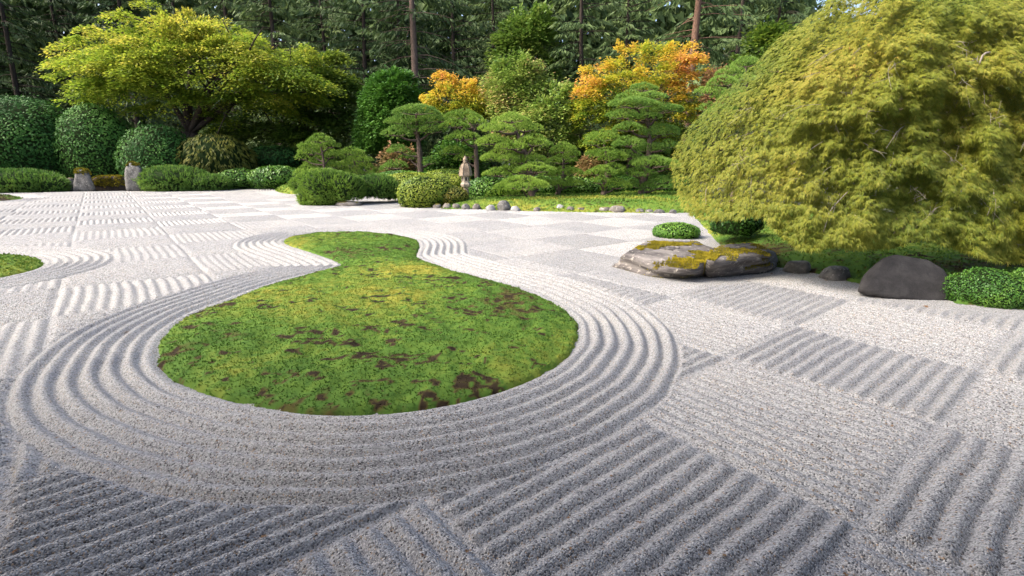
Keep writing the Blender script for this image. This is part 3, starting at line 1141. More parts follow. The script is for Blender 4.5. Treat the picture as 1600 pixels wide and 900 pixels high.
# ------------------------------------------------------------------ broadleaf trees
bm_ = at(225, 190, 41)
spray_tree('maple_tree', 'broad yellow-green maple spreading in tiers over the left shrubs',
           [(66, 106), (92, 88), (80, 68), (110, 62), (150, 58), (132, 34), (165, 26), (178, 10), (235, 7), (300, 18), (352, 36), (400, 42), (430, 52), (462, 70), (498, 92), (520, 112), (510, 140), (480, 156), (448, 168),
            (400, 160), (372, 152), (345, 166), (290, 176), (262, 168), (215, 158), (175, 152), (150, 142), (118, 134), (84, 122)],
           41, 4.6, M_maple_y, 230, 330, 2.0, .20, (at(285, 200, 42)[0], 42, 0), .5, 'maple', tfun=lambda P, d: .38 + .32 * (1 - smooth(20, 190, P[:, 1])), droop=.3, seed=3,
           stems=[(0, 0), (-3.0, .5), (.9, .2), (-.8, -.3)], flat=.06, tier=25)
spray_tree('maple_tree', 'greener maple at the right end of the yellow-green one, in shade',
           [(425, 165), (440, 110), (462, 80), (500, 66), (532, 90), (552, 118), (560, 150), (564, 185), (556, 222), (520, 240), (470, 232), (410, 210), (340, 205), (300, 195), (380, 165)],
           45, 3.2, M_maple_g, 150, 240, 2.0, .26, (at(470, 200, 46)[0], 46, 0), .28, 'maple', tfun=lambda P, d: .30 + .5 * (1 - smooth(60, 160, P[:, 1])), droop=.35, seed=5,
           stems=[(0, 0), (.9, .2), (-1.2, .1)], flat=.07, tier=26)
spray_tree('yew_tree', 'dense dark green clipped yew standing behind the pines',
           [(556, 232), (557, 190), (564, 150), (574, 126), (592, 114), (616, 107), (640, 112), (652, 130), (661, 152), (665, 180), (662, 215), (640, 236)],
           40, 3.4, M_yew, 900, 60, .55, .19, (at(612, 230, 40.5)[0], 40.5, 0), .25, 'yew', droop=.5, seed=7, flat=.22, nlimb=6)
spray_tree('maple_tree', 'small orange-tipped maple between the clipped yew and the pale green tree',
           [(660, 150), (668, 137), (688, 130), (681, 113), (700, 111), (716, 127), (732, 117), (744, 121), (746, 138), (760, 140), (769, 157), (766, 182), (722, 186), (690, 180), (672, 166)],
           35, 1.5, M_maple_o, 90, 160, .75, .14, (at(716, 200, 35)[0], 35, 0), .12, 'maple', tfun=lambda P, d: .32 + .46 * (1 - smooth(112, 170, P[:, 1])), droop=.25, seed=9, flat=.14, nlimb=8)
spray_tree('broadleaf_tree', 'round pale green tree between the orange maples',
           [(759, 112), (775, 98), (800, 89), (816, 86), (836, 95), (850, 110), (863, 128), (862, 155), (858, 178), (820, 190), (775, 188), (763, 160), (757, 132)],
           34, 2.2, M_bushlight, 210, 90, .62, .17, (at(812, 200, 34.4)[0], 34.4, 0), .14, 'tree', droop=.3, seed=11, flat=.3, nlimb=8, tfun=lambda P, d: .62 + .4 * (noise(P, .03, 4) - .5))
spray_tree('broadleaf_shrub', 'loose yellow-green shrub below the round pale green tree',
           [(770, 205), (785, 178), (812, 168), (838, 152), (862, 132), (880, 124), (900, 138), (908, 170), (905, 205), (890, 236), (845, 240), (800, 230)],
           31.5, 1.8, M_bushlight, 170, 60, .6, .19, (at(850, 230, 32)[0], 32, 0), .08, 'shrub', droop=.3, seed=13, flat=.28, nlimb=8, tfun=lambda P, d: .62 + 0 * d)
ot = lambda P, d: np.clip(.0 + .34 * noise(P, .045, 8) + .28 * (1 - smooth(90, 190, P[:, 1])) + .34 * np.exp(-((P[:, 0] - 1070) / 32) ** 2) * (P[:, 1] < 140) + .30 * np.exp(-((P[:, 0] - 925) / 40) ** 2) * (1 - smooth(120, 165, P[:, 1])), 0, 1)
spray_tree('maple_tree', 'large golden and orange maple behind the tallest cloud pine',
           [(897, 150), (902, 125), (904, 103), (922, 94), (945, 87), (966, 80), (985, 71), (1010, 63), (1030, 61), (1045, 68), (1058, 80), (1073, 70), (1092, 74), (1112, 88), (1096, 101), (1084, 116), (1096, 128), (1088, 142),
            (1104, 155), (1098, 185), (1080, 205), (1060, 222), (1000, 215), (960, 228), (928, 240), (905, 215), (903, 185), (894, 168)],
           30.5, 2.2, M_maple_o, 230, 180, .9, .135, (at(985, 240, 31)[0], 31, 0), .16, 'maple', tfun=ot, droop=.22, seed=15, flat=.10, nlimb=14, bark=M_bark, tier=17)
spray_tree('broadleaf_shrub', 'rusty pink shrub behind the right pale pine',
           [(1098, 150), (1102, 122), (1115, 106), (1130, 112), (1138, 135), (1136, 160), (1110, 165)], 29, .8, M_pink, 60, 50, .45, .16, (at(1118, 220, 29)[0], 29, 0), .06, 'shrub', seed=17, flat=.3, nlimb=5, tfun=lambda P, d: .7 + 0 * d)
spray_tree('maple_shrub', 'low rust-tinged laceleaf shrub between two pines',
           [(575, 285), (590, 250), (602, 232), (622, 226), (642, 234), (648, 262), (640, 285)], 33, 1.2, M_pink, 110, 55, .55, .2, (at(612, 285, 33)[0], 33, 0), .07, 'shrub', seed=19, flat=.25, nlimb=5, droop=.5, tfun=lambda P, d: .35 + .3 * noise(P, .04, 2))
spray_tree('maple_shrub', 'low bronze shrub between the two right pines',
           [(900, 292), (903, 262), (914, 246), (930, 240), (945, 252), (948, 280), (940, 296)], 28.5, .9, M_pink, 90, 55, .45, .17, (at(924, 292, 28.5)[0], 28.5, 0), .06, 'shrub', seed=21, flat=.25, nlimb=5, droop=.5, tfun=lambda P, d: .3 + .3 * noise(P, .05, 2))
spray_tree('broadleaf_shrub', 'leafy green undergrowth behind the stone lantern',
           [(655, 282), (665, 245), (690, 228), (725, 222), (750, 236), (762, 262), (760, 284)], 32, 1.6, M_hedge, 150, 60, .6, .2, (at(705, 284, 32)[0], 32, 0), .06, 'shrub', seed=23, flat=.3, nlimb=5, tfun=lambda P, d: .5 + 0 * d)
spray_tree('broadleaf_shrub', 'green undergrowth under the golden maple',
           [(865, 290), (868, 240), (890, 205), (930, 210), (985, 215), (1050, 205), (1085, 220), (1090, 300)], 32.5, 1.4, M_maple_g, 260, 60, .7, .22, (at(980, 290, 32.5)[0], 32.5, 0), .08, 'shrub', seed=24, flat=.3, nlimb=6, tfun=lambda P, d: .55 + 0 * d)

spray_tree('broadleaf_tree', 'tall soft green tree far behind the round pale green tree',
           [(765, 150), (768, 90), (778, 50), (800, 18), (840, 5), (868, 30), (880, 80), (884, 150)], 58, 3.0, M_bushlight, 150, 110, 1.3, .4, (at(822, 200, 58.5)[0], 58.5, 0), .3, 'tree', droop=.4, seed=31, flat=.2, nlimb=6, tfun=lambda P, d: .3 + .25 * noise(P, .03, 4))
spray_tree('broadleaf_tree', 'tall green tree behind the pale pine and the laceleaf maple',
           [(1128, 170), (1140, 110), (1160, 70), (1190, 40), (1225, 30), (1262, 48), (1268, 110), (1230, 170)], 44, 2.6, M_maple_g, 150, 110, 1.1, .32, (at(1195, 200, 44.5)[0], 44.5, 0), .25, 'tree', droop=.4, seed=33, flat=.2, nlimb=6, tfun=lambda P, d: .3 + .25 * noise(P, .03, 4))

# ------------------------------------------------------------------ clipped shrubs, left to right
CAM = 'rounded camellias on the left'
shrub('camellia_shrub', 'large dark rounded camellia at the left edge', [(42, 228, 84, 68)], 38.5, M_camellia, .2, 2.6, group=CAM, seed=1, tshift=-.05, rough=.11)
shrub('camellia_shrub', 'brighter rounded camellia in the middle of three', [(155, 232, 53, 60)], 38.5, M_camellia, .2, 2.6, group=CAM, seed=2, tshift=.25, rough=.10)
shrub('camellia_shrub', 'dark rounded camellia behind the right standing stone', [(250, 256, 53, 52)], 37, M_camellia, .19, 2.6, group=CAM, seed=3, tshift=0, rough=.10)
shrub('laceleaf_shrub', 'low olive-brown laceleaf mound right of the camellias', [(338, 246, 50, 34), (365, 262, 30, 18)], 37.5, M_lace_dark, .3, 1.6, style='droop', seed=4)
shrub('dark_shrub', 'dark low shrub in shade left of the small cloud pine', [(430, 250, 45, 20), (400, 262, 30, 14)], 41, M_camellia, .26, 2.2, seed=5, tshift=-.2)
JUN = 'low spreading mounds along the far gravel edge'
shrub('juniper_shrub', 'dark low juniper at the left edge beside the stones', [(28, 285, 62, 18), (70, 288, 30, 13), (-30, 283, 50, 20)], 33.2, M_pine_blue, .2, 1.6, group=JUN, style='tuft', seed=6, rough=.1)
shrub('juniper_shrub', 'double-humped juniper right of the right standing stone', [(272, 280, 50, 19), (318, 285, 38, 12)], 34.3, M_pine_blue, .2, 1.6, group=JUN, style='tuft', seed=7, rough=.1, tshift=.06)
shrub('clipped_shrub', 'small smooth clipped mound next to the double-humped juniper', [(374, 280, 33, 15)], 36.2, M_hedge, .16, 2.6, group=JUN, seed=8, tshift=.1)
shrub('clipped_shrub', 'wide smooth clipped mound left of the small cloud pine', [(432, 277, 40, 17), (462, 280, 26, 14)], 36, M_hedge, .16, 2.6, group=JUN, seed=9, tshift=.1)
shrub('spreading_pine', 'wide dark green dome-shaped spreading pine at the gravel edge', [(512, 291, 36, 23), (490, 303, 23, 18), (532, 291, 36, 19), (505, 308, 30, 13)], 23.6, M_pine, .13, 2.2, style='tuft', seed=10, rough=.1, cat='pine')
shrub('spreading_pine', 'smaller low dark mound touching the wide spreading pine', [(592, 291, 31, 16), (562, 291, 26, 14), (608, 297, 16, 14)], 24.6, M_pine_blue, .13, 2.2, style='tuft', seed=12, rough=.12, cat='pine')
shrub('spreading_pine', 'low green mound behind the wide spreading pine', [(505, 280, 38, 14), (480, 288, 24, 13)], 28.5, M_pine, .15, 2.0, style='tuft', seed=13, rough=.1, cat='pine')
AZ = 'clipped azalea domes by the lantern'
shrub('azalea_shrub', 'big yellow-green azalea dome at the gravel edge left of the lantern', [(660, 302, 37, 26), (684, 298, 24, 20)], 22.6, M_azalea, .085, 2.8, group=AZ, seed=14, tshift=.16)
shrub('azalea_shrub', 'small bronzed azalea dome just left of the lantern post', [(706, 306, 25, 15)], 22.7, M_azalea_red, .085, 2.8, group=AZ, seed=15)
shrub('azalea_shrub', 'bright flat azalea behind the big yellow-green dome', [(640, 286, 46, 15), (700, 285, 36, 12)], 25.8, M_azalea, .085, 2.8, group=AZ, seed=16, tshift=.34)
shrub('azalea_shrub', 'low green azalea at the foot of the left leaning pine trunk', [(625, 276, 34, 9), (655, 280, 30, 10)], 29, M_hedge, .11, 2.8, group=AZ, seed=17, tshift=.2)
shrub('azalea_shrub', 'low bright azalea behind the top of the lantern', [(700, 274, 34, 9)], 29, M_azalea, .11, 2.8, group=AZ, seed=18)
shrub('clipped_hedge', 'dark green clipped hedge right of the lantern', [(762, 297, 32, 20), (742, 300, 16, 17)], 25, M_hedge, .11, 2.8, cat='hedge', seed=19, tshift=.1)
shrub('clipped_hedge', 'long flat-topped hedge behind the wide pine', [(800, 293, 60, 17), (860, 293, 55, 17), (915, 293, 45, 17)], 28, M_hedge, .12, 2.4, cat='hedge', seed=20, tshift=.1)
shrub('clipped_hedge', 'low hedge behind the tall pine and the moss bank', [(965, 290, 45, 16), (1040, 291, 50, 16)], 29.5, M_hedge, .12, 2.4, cat='hedge', seed=21, tshift=.05)
shrub('round_shrub', 'small bright green clump behind the flat mossy rock', [(1056, 362, 36, 14)], gnd(1056, 373)[1] + .35, M_lawn, .05, 2.8, seed=22, tshift=.12)
shrub('round_shrub', 'dark shaded shrub under the left skirt of the laceleaf maple', [(1150, 345, 40, 20)], 12.5, M_hedge, .07, 1.8, seed=25, tshift=-.15, rough=.3)
shrub('ground_shrub', 'low glossy green shrub at the right edge beside the dark boulder', [(1550, 456, 62, 34), (1630, 464, 70, 44), (1512, 464, 24, 18)], gnd(1560, 484)[1] + .45, M_hedge, .03, 2.2, seed=23, tshift=.0, rough=.2)

# ------------------------------------------------------------------ cloud pines
pine('small cloud pine left of the clipped yew', (500, 285), 31.5, [(500, 217, 18, 8), (482, 228, 15, 7), (514, 226, 15, 7), (487, 236, 20, 8), (515, 241, 22, 8), (473, 245, 10, 7), (497, 254, 22, 8), (522, 258, 20, 7), (482, 268, 22, 11), (512, 273, 22, 8)], r0=.13, nl=.15)
pine('low loose pine between the small cloud pine and the yew', (556, 282), 32.5, [(550, 237, 18, 7), (562, 248, 20, 7), (545, 256, 17, 7), (572, 262, 18, 8), (552, 270, 20, 8), (590, 270, 16, 8)], M_pine, r0=.1, nl=.15)
pine('flat-topped pine with a straight bare trunk left of the lantern', (657, 274), 29.5, [(650, 173, 34, 9), (630, 188, 28, 9), (668, 186, 26, 8), (620, 206, 22, 10), (672, 201, 27, 11), (689, 186, 14, 7), (640, 198, 18, 8), (622, 233, 18, 7), (672, 252, 12, 7), (616, 258, 20, 9), (640, 245, 16, 7)],
     M_pine_blue, r0=.2, lean=[(656, 245), (652, 205)], nl=.14, tshift=.1)
pine('dark-trunked pine directly behind the stone lantern', (746, 276), 29, [(725, 180, 28, 9), (710, 194, 22, 8), (745, 190, 16, 8), (722, 213, 26, 9), (742, 222, 18, 8), (708, 236, 18, 8), (728, 246, 16, 8)], M_pine, r0=.17, lean=[(744, 245), (741, 205)], nl=.14)
pine('wide cloud pine on the moss bank right of the lantern', (832, 309), 24.6, [(800, 185, 28, 9), (776, 200, 26, 9), (820, 199, 26, 9), (770, 220, 27, 10), (835, 220, 28, 11), (800, 228, 24, 8), (785, 243, 36, 12), (832, 248, 22, 9), (836, 263, 30, 10), (778, 270, 22, 9), (800, 262, 20, 9), (815, 287, 42, 13), (784, 299, 26, 12), (845, 285, 20, 10)],
     M_pine, zb=.15, r0=.2, nl=.11, tshift=.16)
pine('narrow pine right beside the wide cloud pine', (869, 309), 25.6, [(880, 232, 20, 10), (893, 240, 14, 8), (878, 250, 24, 9), (884, 268, 26, 9), (862, 270, 18, 8), (888, 286, 26, 9), (866, 284, 18, 8)], M_pine, zb=.15, r0=.14, nl=.11)
pine('tallest cloud pine with many tiers in front of the golden maple', (1001, 305), 25.8, [(1006, 137, 20, 7), (985, 150, 22, 8), (1018, 151, 22, 7), (992, 162, 34, 9), (1030, 170, 36, 9), (972, 180, 24, 8), (1008, 182, 24, 8), (982, 199, 24, 9), (1030, 204, 30, 11),
      (980, 222, 24, 9), (1018, 232, 28, 10), (1044, 226, 16, 8), (975, 243, 28, 9), (1022, 254, 34, 11), (1046, 258, 16, 9), (998, 270, 26, 9), (1000, 287, 24, 11), (1030, 287, 30, 14), (1052, 278, 16, 10)],
     M_pine_blue, zb=.25, r0=.19, nl=.115, tshift=.12)
pine('smaller pine left of and touching the tallest cloud pine', (942, 306), 25.2, [(943, 213, 26, 11), (928, 222, 16, 8), (948, 240, 30, 10), (955, 246, 20, 8), (940, 268, 24, 10), (958, 262, 18, 8), (962, 288, 24, 11), (938, 282, 14, 8)], M_pine, zb=.2, r0=.15, nl=.11, tshift=.04)
pine('pale green pine half hidden by the laceleaf maple', (1150, 240), 22, [(1165, 98, 22, 9), (1140, 112, 20, 8), (1130, 128, 22, 9), (1158, 125, 20, 9), (1112, 142, 22, 8), (1140, 150, 24, 9), (1105, 168, 14, 9), (1125, 172, 20, 9)], M_pine_blue, zb=.1, r0=.14, nl=.11, tshift=.3)


# ------------------------------------------------------------------ the big weeping laceleaf maple
def laceleaf():
    poly = closed([(1049, 262), (1058, 226), (1084, 190), (1112, 164), (1150, 126), (1184, 96), (1214, 62), (1252, 34), (1288, 8), (1330, -38), (1450, -75), (1600, -70), (1750, 0), (1850, 150), (1880, 300), (1820, 400), (1700, 430),
                   (1610, 410), (1562, 408), (1520, 396), (1440, 372), (1400, 384), (1340, 388), (1300, 384), (1262, 392), (1222, 368), (1190, 338), (1150, 342), (1104, 342), (1074, 330), (1060, 305)], 3)
    Y0, TK = 11.6, 3.2
    cx, cy = at(1450, 200, Y0)[0], Y0
    root = thing('laceleaf_maple', 'huge weeping golden-green laceleaf maple filling the right side', 'maple', (cx, cy, 0))
    n = 58000
    P = np.zeros((0, 2))
    lo, hi = poly.min(0), poly.max(0)
    hi = np.minimum(hi, (1760, 1e9))
    while len(P) < n:
        q = lo + rng.random((n, 2)) * (hi - lo)
        P = np.vstack([P, q[sdf(q, poly) < 0]])
    P = P[:n]
    d = -sdf(P, poly)
    skirt = poly.copy()
    skirt[(poly[:, 1] > 300) & (poly[:, 0] > 1062), 1] += 700      # the skirt hangs free in front: only the sides and the top round away
    dk = -sdf(P, skirt)
    s_ = np.clip(dk / 215, 0, 1)
    t = np.sqrt(1 - (1 - s_) ** 2) * TK
    # cascading tiers: ragged ledges following the dome
    q2 = np.c_[P[:, 0] * .011 + P[:, 1] * .004, P[:, 1] * .022 - P[:, 0] * .006]
    ax, ay = P[:, 0] - 1460, P[:, 1] + 160
    q3 = np.c_[np.arctan2(ax, ay) * 9.0, np.hypot(ax, ay) * .011]
    ledge = .5 * fbm(q2, 1.0, 211, 4) + .5 * fbm(q3, 1.0, 213, 4)
    ledge2 = .4 * fbm(q2, 3.1, 223, 3) + .6 * fbm(q3, 2.6, 225, 3)
    deep = rng.random(n) ** 2
    back = rng.random(n) < .12
    low = smooth(230, 400, P[:, 1])
    Yv = Y0 - t - (ledge - .5) * (1.25 - .4 * low) - (ledge2 - .5) * .75 + deep * .5 - .55 * low * smooth(0, 80, dk)
    Yv = np.where(back, Y0 + t * .8, Yv)
    W = np.array([at(P[k, 0], P[k, 1], Yv[k]) for k in range(n)])
    out = W - np.array([cx, cy, 0])
    out[:, 2] = 0
    out = unit(out)
    cl = Cloud()
    tt = .45 + (fbm(W, .55, 231, 3) - .5) * .9 + rng.normal(0, .07, n) + .10 * smooth(4, 1, W[:, 2]) * (ledge2 - .4)
    hang = .55 + .5 * smooth(4.5, 1.0, W[:, 2])
    side = unit(np.cross(out, np.array([0, 0, 1.0])))
    lean = side * ((noise(W, .45, 241) - .5) * 1.1)[:, None]
    dirc = unit(out * .85 + lean + np.c_[np.zeros(n), np.zeros(n), -hang] + rvec(n) * .28)
    # each leaf is a fan of narrow lobes
    for k in range(6):
        f = (k - 2.5) / 2.5
        s2 = unit(np.cross(dirc, np.array([0, 0, 1.0]) + out * .8 + rvec(n) * .5))
        D = unit(dirc + s2 * f * .8 + rvec(n) * .24 + np.c_[np.zeros(n), np.zeros(n), -.16 * np.ones(n)])
        S = unit(np.cross(D, np.array([0, 0, .6]) + out + rvec(n) * .5))
        L = (.088 - .025 * abs(f)) * (.6 + .8 * rng.random(n))
        cl.needles(W + s2 * (f * .012), D, S, L, L * .17, np.clip(tt + rng.normal(0, .09, n), 0, 1))
    cl.build('crown', M_lace, root)
    mb = MB()
    base = np.array([cx, cy + .3, -.05])
    fork = np.array([cx - .1, cy + .1, 1.5])
    mb.tube(spline([base, (base + fork) / 2 + (.12, 0, 0), fork], 9), np.linspace(.3, .2, 9), 10)
    mb.build('trunk', M_bark, root)
    for k in range(46):
        mb = MB()
        i = int(rng.integers(n))
        e = W[i] + np.array([0, .25, 0])
        m = (fork + e) / 2 + np.array([0, 0, .9])
        mb.tube(spline([fork, m, e], 10), np.linspace(.07, .012, 10), 6)
        mb.build('branch', M_bark, root)
    # pale twigs showing between the leaves
    tw = MB()
    cand = np.where((~back) & (P[:, 0] < 1640) & (P[:, 1] > 60) & (d > 45) & (ledge2 < .47))[0]
    for k in range(120):
        i = int(rng.choice(cand))
        a = W[i] + np.array([0, -.02, 0])
        L = rng.uniform(.25, .6)
        dd = dirc[i] * .75 + np.array([rng.normal(0, .5), -.05, rng.normal(-.1, .3)])
        m = a + dd * L * .5 + np.array([0, 0, .10 * L])
        e = a + dd * L + rng.normal(0, .05, 3)
        pts = spline([a, m, e], 7)
        rr = rng.uniform(.003, .007)
        tw.tube(pts, np.linspace(rr, rr * .45, 7), 5)
        for q in range(2):
            b_ = pts[rng.integers(2, 6)]
            tw.tube(spline([b_, b_ + dd * L * .2 + rng.normal(0, .07, 3), b_ + dd * L * .38 + rng.normal(0, .1, 3)], 4), np.linspace(rr * .6, rr * .3, 4), 4)
    b0 = at(1598, 86, 8.9)
    tw.tube(spline([b0, at(1560, 82, 8.75), at(1538, 84, 8.6), at(1530, 100, 8.5)], 9), np.linspace(.025, .012, 9), 6)
    tag(tw.build('twigs', M_twig, root), kind='stuff')


laceleaf()

# ------------------------------------------------------------------ rocks and stones
simple_rock('boulder', 'small rounded brown boulder at the left foot of the leaning stone', 91, 118, 275, 299, M_rock_moss, 8, 'boulder', Y=34.5)


def moss_on(root, P, Fc, sel, n, size, seed, name='moss_patch', t0=.8):
    """cushions of moss growing on chosen faces of a rock"""
    a, b_, c = P[Fc[:, 0]], P[Fc[:, 1]], P[Fc[:, 2]]
    nn = np.cross(b_ - a, c - a)
    ar = np.linalg.norm(nn, axis=1)
    nn = unit(nn)
    m = sel((a + b_ + c) / 3, nn)
    if not m.any():
        return
    k = np.where(m)[0]
    pick = rng.choice(k, n, p=ar[k] / ar[k].sum())
    u, v = rng.random(n), rng.random(n)
    fl = u + v > 1
    u[fl], v[fl] = 1 - u[fl], 1 - v[fl]
    Q = a[pick] + (b_ - a)[pick] * u[:, None] + (c - a)[pick] * v[:, None]
    D = unit(nn[pick] * .7 + np.array([0, 0, .35]) + rvec(n) * .8)
    S = unit(np.cross(D, rvec(n)))
    t = np.clip(t0 + (fbm(Q, 6, seed, 3) - .5) * .9 + rng.normal(0, .07, n), .3, 1)
    cl = Cloud()
    s_ = size * (.6 + .8 * rng.random(n))
    cl.kites(Q, D, S, s_, s_ * .6, t)
    tag(cl.build(name, M_rockmoss, root), kind='stuff')


M_rockmoss = leaf_mat('cushion_moss', [(0, (.04, .03, .012)), (.35, (.10, .095, .014)), (.7, (.24, .20, .018)), (1, (.38, .30, .022))], .1, .9, .1)


def grow(pts, k):
    P = np.asarray(pts, float)
    c_ = P.mean(0)
    return [tuple(q) for q in c_ + (P - c_) * np.array((k, k, 1.0 + (k - 1) * .6))]


def big_rock(name, label, pts, mat, power=16, sub=5, rough=.035, scale=2.4, seed=0, strata=0.0, moss=None, cat='rock', facets=0):
    P, Fc, V = hull_rock(pts, power, sub, rough, scale, seed, facets)
    if strata:
        # bedding planes: soft layers weathered back
        lay = fbm(np.c_[P[:, :2] * .5, P[:, 2] * 11], 1.0, seed + 5, 3)
        hv = V.copy(); hv[:, 2] = 0
        P = P - hv * ((smooth(.62, .40, lay)) * strata)[:, None] * (np.abs(V[:, 2]) < .75)[:, None]
    c = np.array([P[:, 0].mean(), P[:, 1].mean(), 0])
    root = thing(name, label, cat, tuple(c))
    rock_mesh('rock_body', P, Fc, mat, root)
    if moss:
        for args in moss:
            moss_on(root, P, Fc, *args)
    return root


def standing(label, px, Y, dep, mat, seed, moss=None):
    pts = []
    for k, (x_, y_) in enumerate(px):
        e = .18 * dep * ((k % 3) - 1)
        pts += [tuple(at(x_, y_, Y + e)), tuple(at(x_, y_, Y + dep + e))]
    big_rock('standing_stone', label, pts, mat, 22, 4, .05, 2.6, seed, moss=moss, cat='standing stone')


standing('short leaning lichened stone with an orange mossy top, left of the mossy log', [(113, 300), (152, 300), (148, 292), (140, 275), (138, 266), (130, 263.5), (118, 264), (115, 280)], 33.4, .9, M_rock_grey, 3,
         [(lambda C, N: (C[:, 2] > at(125, 271, 33.8)[2]) & (fbm(C, 3, 7, 3) > .3), 1500, .1, 5, 'moss_patch', .55)])
standing('tall upright grey stone right of the mossy log', [(197, 300), (226, 300), (226.5, 285), (224, 268), (217, 256), (204, 252.5), (195, 262), (193.5, 276)], 33.2, .9, M_rock_grey, 5,
         [(lambda C, N: (C[:, 2] > at(125, 259, 33.8)[2]) & (fbm(C, 3, 9, 3) > .45), 600, .1, 5, 'moss_patch', .4)])

lp_ = []
for px, py in ((140, 300), (142, 280), (150, 275.5), (196, 275), (202, 282), (203, 300)):
    lp_ += [tuple(at(px, py, 35.0)), tuple(at(px, py, 35.9))]
big_rock('mossy_log', 'long low moss-covered log lying between the two standing stones', lp_, M_bark_dark, 20, 4, .04, 2.6, 11, cat='mossy log',
         moss=[(lambda C, N: (N[:, 2] > -.1) & (C[:, 2] > at(170, 291, 35)[2]) & (fbm(C, 2, 7, 3) > .34), 3500, .1, 5, 'moss_patch', .62)])

g3 = lambda px, py, z=0.0: (*gnd(px, py, z), z)
fp = []
for px, py, z in ((957, 412, -.05), (964, 424, -.05), (1000, 433, -.05), (1060, 437, -.05), (1094, 437, -.05), (1122, 430, -.05), (1130, 412, -.05), (1090, 396, -.05), (1000, 398, -.05)):
    fp.append(g3(px, py, z))
for px, py, z in ((960, 399, .22), (972, 393, .32), (1000, 404, .30), (1040, 412, .30), (1085, 419, .30), (1116, 404, .36), (1124, 390, .42), (1090, 377, .42), (1030, 375, .42), (1000, 378, .42)):
    fp.append(g3(px, py, z))
mossA = lambda C, N: (N[:, 2] > .5) & (fbm(C, 2.2, 77, 4) > .51) & (C[:, 0] > gnd(1010, 400, .35)[0])
mossA2 = lambda C, N: (N[:, 1] < .1) & (N[:, 2] < .6) & (fbm(C, 4.5, 97, 3) > .6)
big_rock('flat_rock', 'broad flat grey rock with yellow moss on top at the gravel edge', grow(fp, 1.09), M_rock_slab, 40, 5, .05, 3.4, 3, .11, facets=4, moss=[(mossA, 20000, .024, 3, 'moss_patch', .66), (mossA2, 1800, .026, 5, 'moss_patch', .5)])
fp = []
for px, py, z in ((1104, 437, -.05), (1150, 434, -.05), (1206, 427, -.05), (1216, 408, -.05), (1190, 398, -.05), (1120, 404, -.05)):
    fp.append(g3(px, py, z))
for px, py, z in ((1106, 407, .42), (1150, 404, .38), (1203, 400, .36), (1204, 388, .40), (1170, 379, .42), (1120, 383, .44)):
    fp.append(g3(px, py, z))
mossB = lambda C, N: (N[:, 2] > .6) & (fbm(C, 2.6, 83, 4) > .50)
mossB2 = lambda C, N: (C[:, 0] < gnd(1117, 420, .2)[0]) & (N[:, 2] > -.2)
big_rock('layered_rock', 'lower layered rock with moss touching the right end of the flat rock', grow(fp, 1.1), M_rock_slab, 40, 5, .05, 3.4, 9, .12, facets=4, moss=[(mossB, 9000, .024, 7, 'moss_patch', .6), (mossB2, 3500, .03, 8, 'moss_patch', .62)])
fp = []
Yb = gnd(1412, 467)[1]
for px, py, dY in ((1341, 456, .10), (1380, 466, .0), (1440, 472, -.08), (1484, 474, -.10), (1349, 430, .22), (1381, 403, .36), (1399, 398, .44), (1450, 406.5, .40), (1473, 421, .22), (1485, 446, .02), (1484, 462, -.06)):
    fp.append(tuple(at(px, py, Yb + dY)))
for px, py, dY in ((1352, 440, .95), (1384, 408, 1.05), (1446, 410, 1.1), (1482, 436, .95), (1345, 456, .9), (1488, 462, .95)):
    fp.append(tuple(at(px, py, Yb + dY)))
big_rock('dark_boulder', 'smooth dark grey boulder with a sloping top under the laceleaf maple', grow(fp, 1.03), M_rock_dark, 70, 5, .022, 3.2, 13, 0, cat='boulder')
simple_rock('small_rock', 'small dark rock nearest the layered rock', 1232, 1276, 408, 428, M_rock_grey, 21, 'rock', boxy=.9, rough=.09, power=14)
simple_rock('small_rock', 'small dark rock nearest the dark boulder', 1292, 1339, 417, 439, M_rock_grey, 23, 'rock', boxy=.9, rough=.09, power=14)

ES = 'stones edging the moss bank'
E_ = [(674, 690, 317, 326, 'm'), (690, 705, 316, 327, 'm'), (704, 720, 317, 327, 'm'), (719, 735, 318, 328, 'g'), (736, 752, 317, 328, 'm'), (757, 775, 319, 330, 'g'), (774, 800, 312, 330, 'b'), (796, 814, 322, 331, 'p'),
      (832, 846, 323, 331, 'm'), (868, 884, 318, 330, 'l'), (884, 900, 322, 331, 'm'), (900, 918, 323, 331, 'm'), (934, 958, 322, 332, 'm'), (952, 982, 320, 333, 'w'), (992, 1010, 326, 333, 'g'), (1008, 1024, 327, 333, 'g'), (1022, 1042, 327, 334, 'g'),
      (872, 884, 308, 313, 's'), (884, 896, 309, 315, 's'), (1046, 1060, 327, 334, 'g')]
EL = ['brownish edging stone against the big yellow-green azalea dome', 'dark edging stone below the gap between the two azalea domes', 'dark mossy edging stone below the small bronzed azalea dome', 'grey edging stone just left of the lantern foot',
      'low mossy edging stone just right of the lantern foot', 'rounded pale stone touching the left side of the largest edging stone', 'largest blue-grey rounded stone edging the moss bank right of the lantern', 'pale low stone touching the right side of the largest edging stone',
      'small mossy edging stone below the trunk of the wide cloud pine', 'pale upright stone standing alone in the edging below the narrow pine', 'small mossy stone touching the right side of the pale upright edging stone', 'low mossy stone second to the right of the pale upright edging stone',
      'brown mossy stone left of the wide lichened edging stone', 'wide lichened stone in the edging below the tallest pine', 'small grey stone first right of the wide lichened edging stone', 'small grey stone second right of the wide lichened edging stone',
      'flat grey stone third right of the wide lichened edging stone', 'tiny pale stone on the moss touching the narrow pine trunk', 'low pale stone on the moss right of the narrow pine trunk', 'last small grey edging stone beside the laceleaf maple']
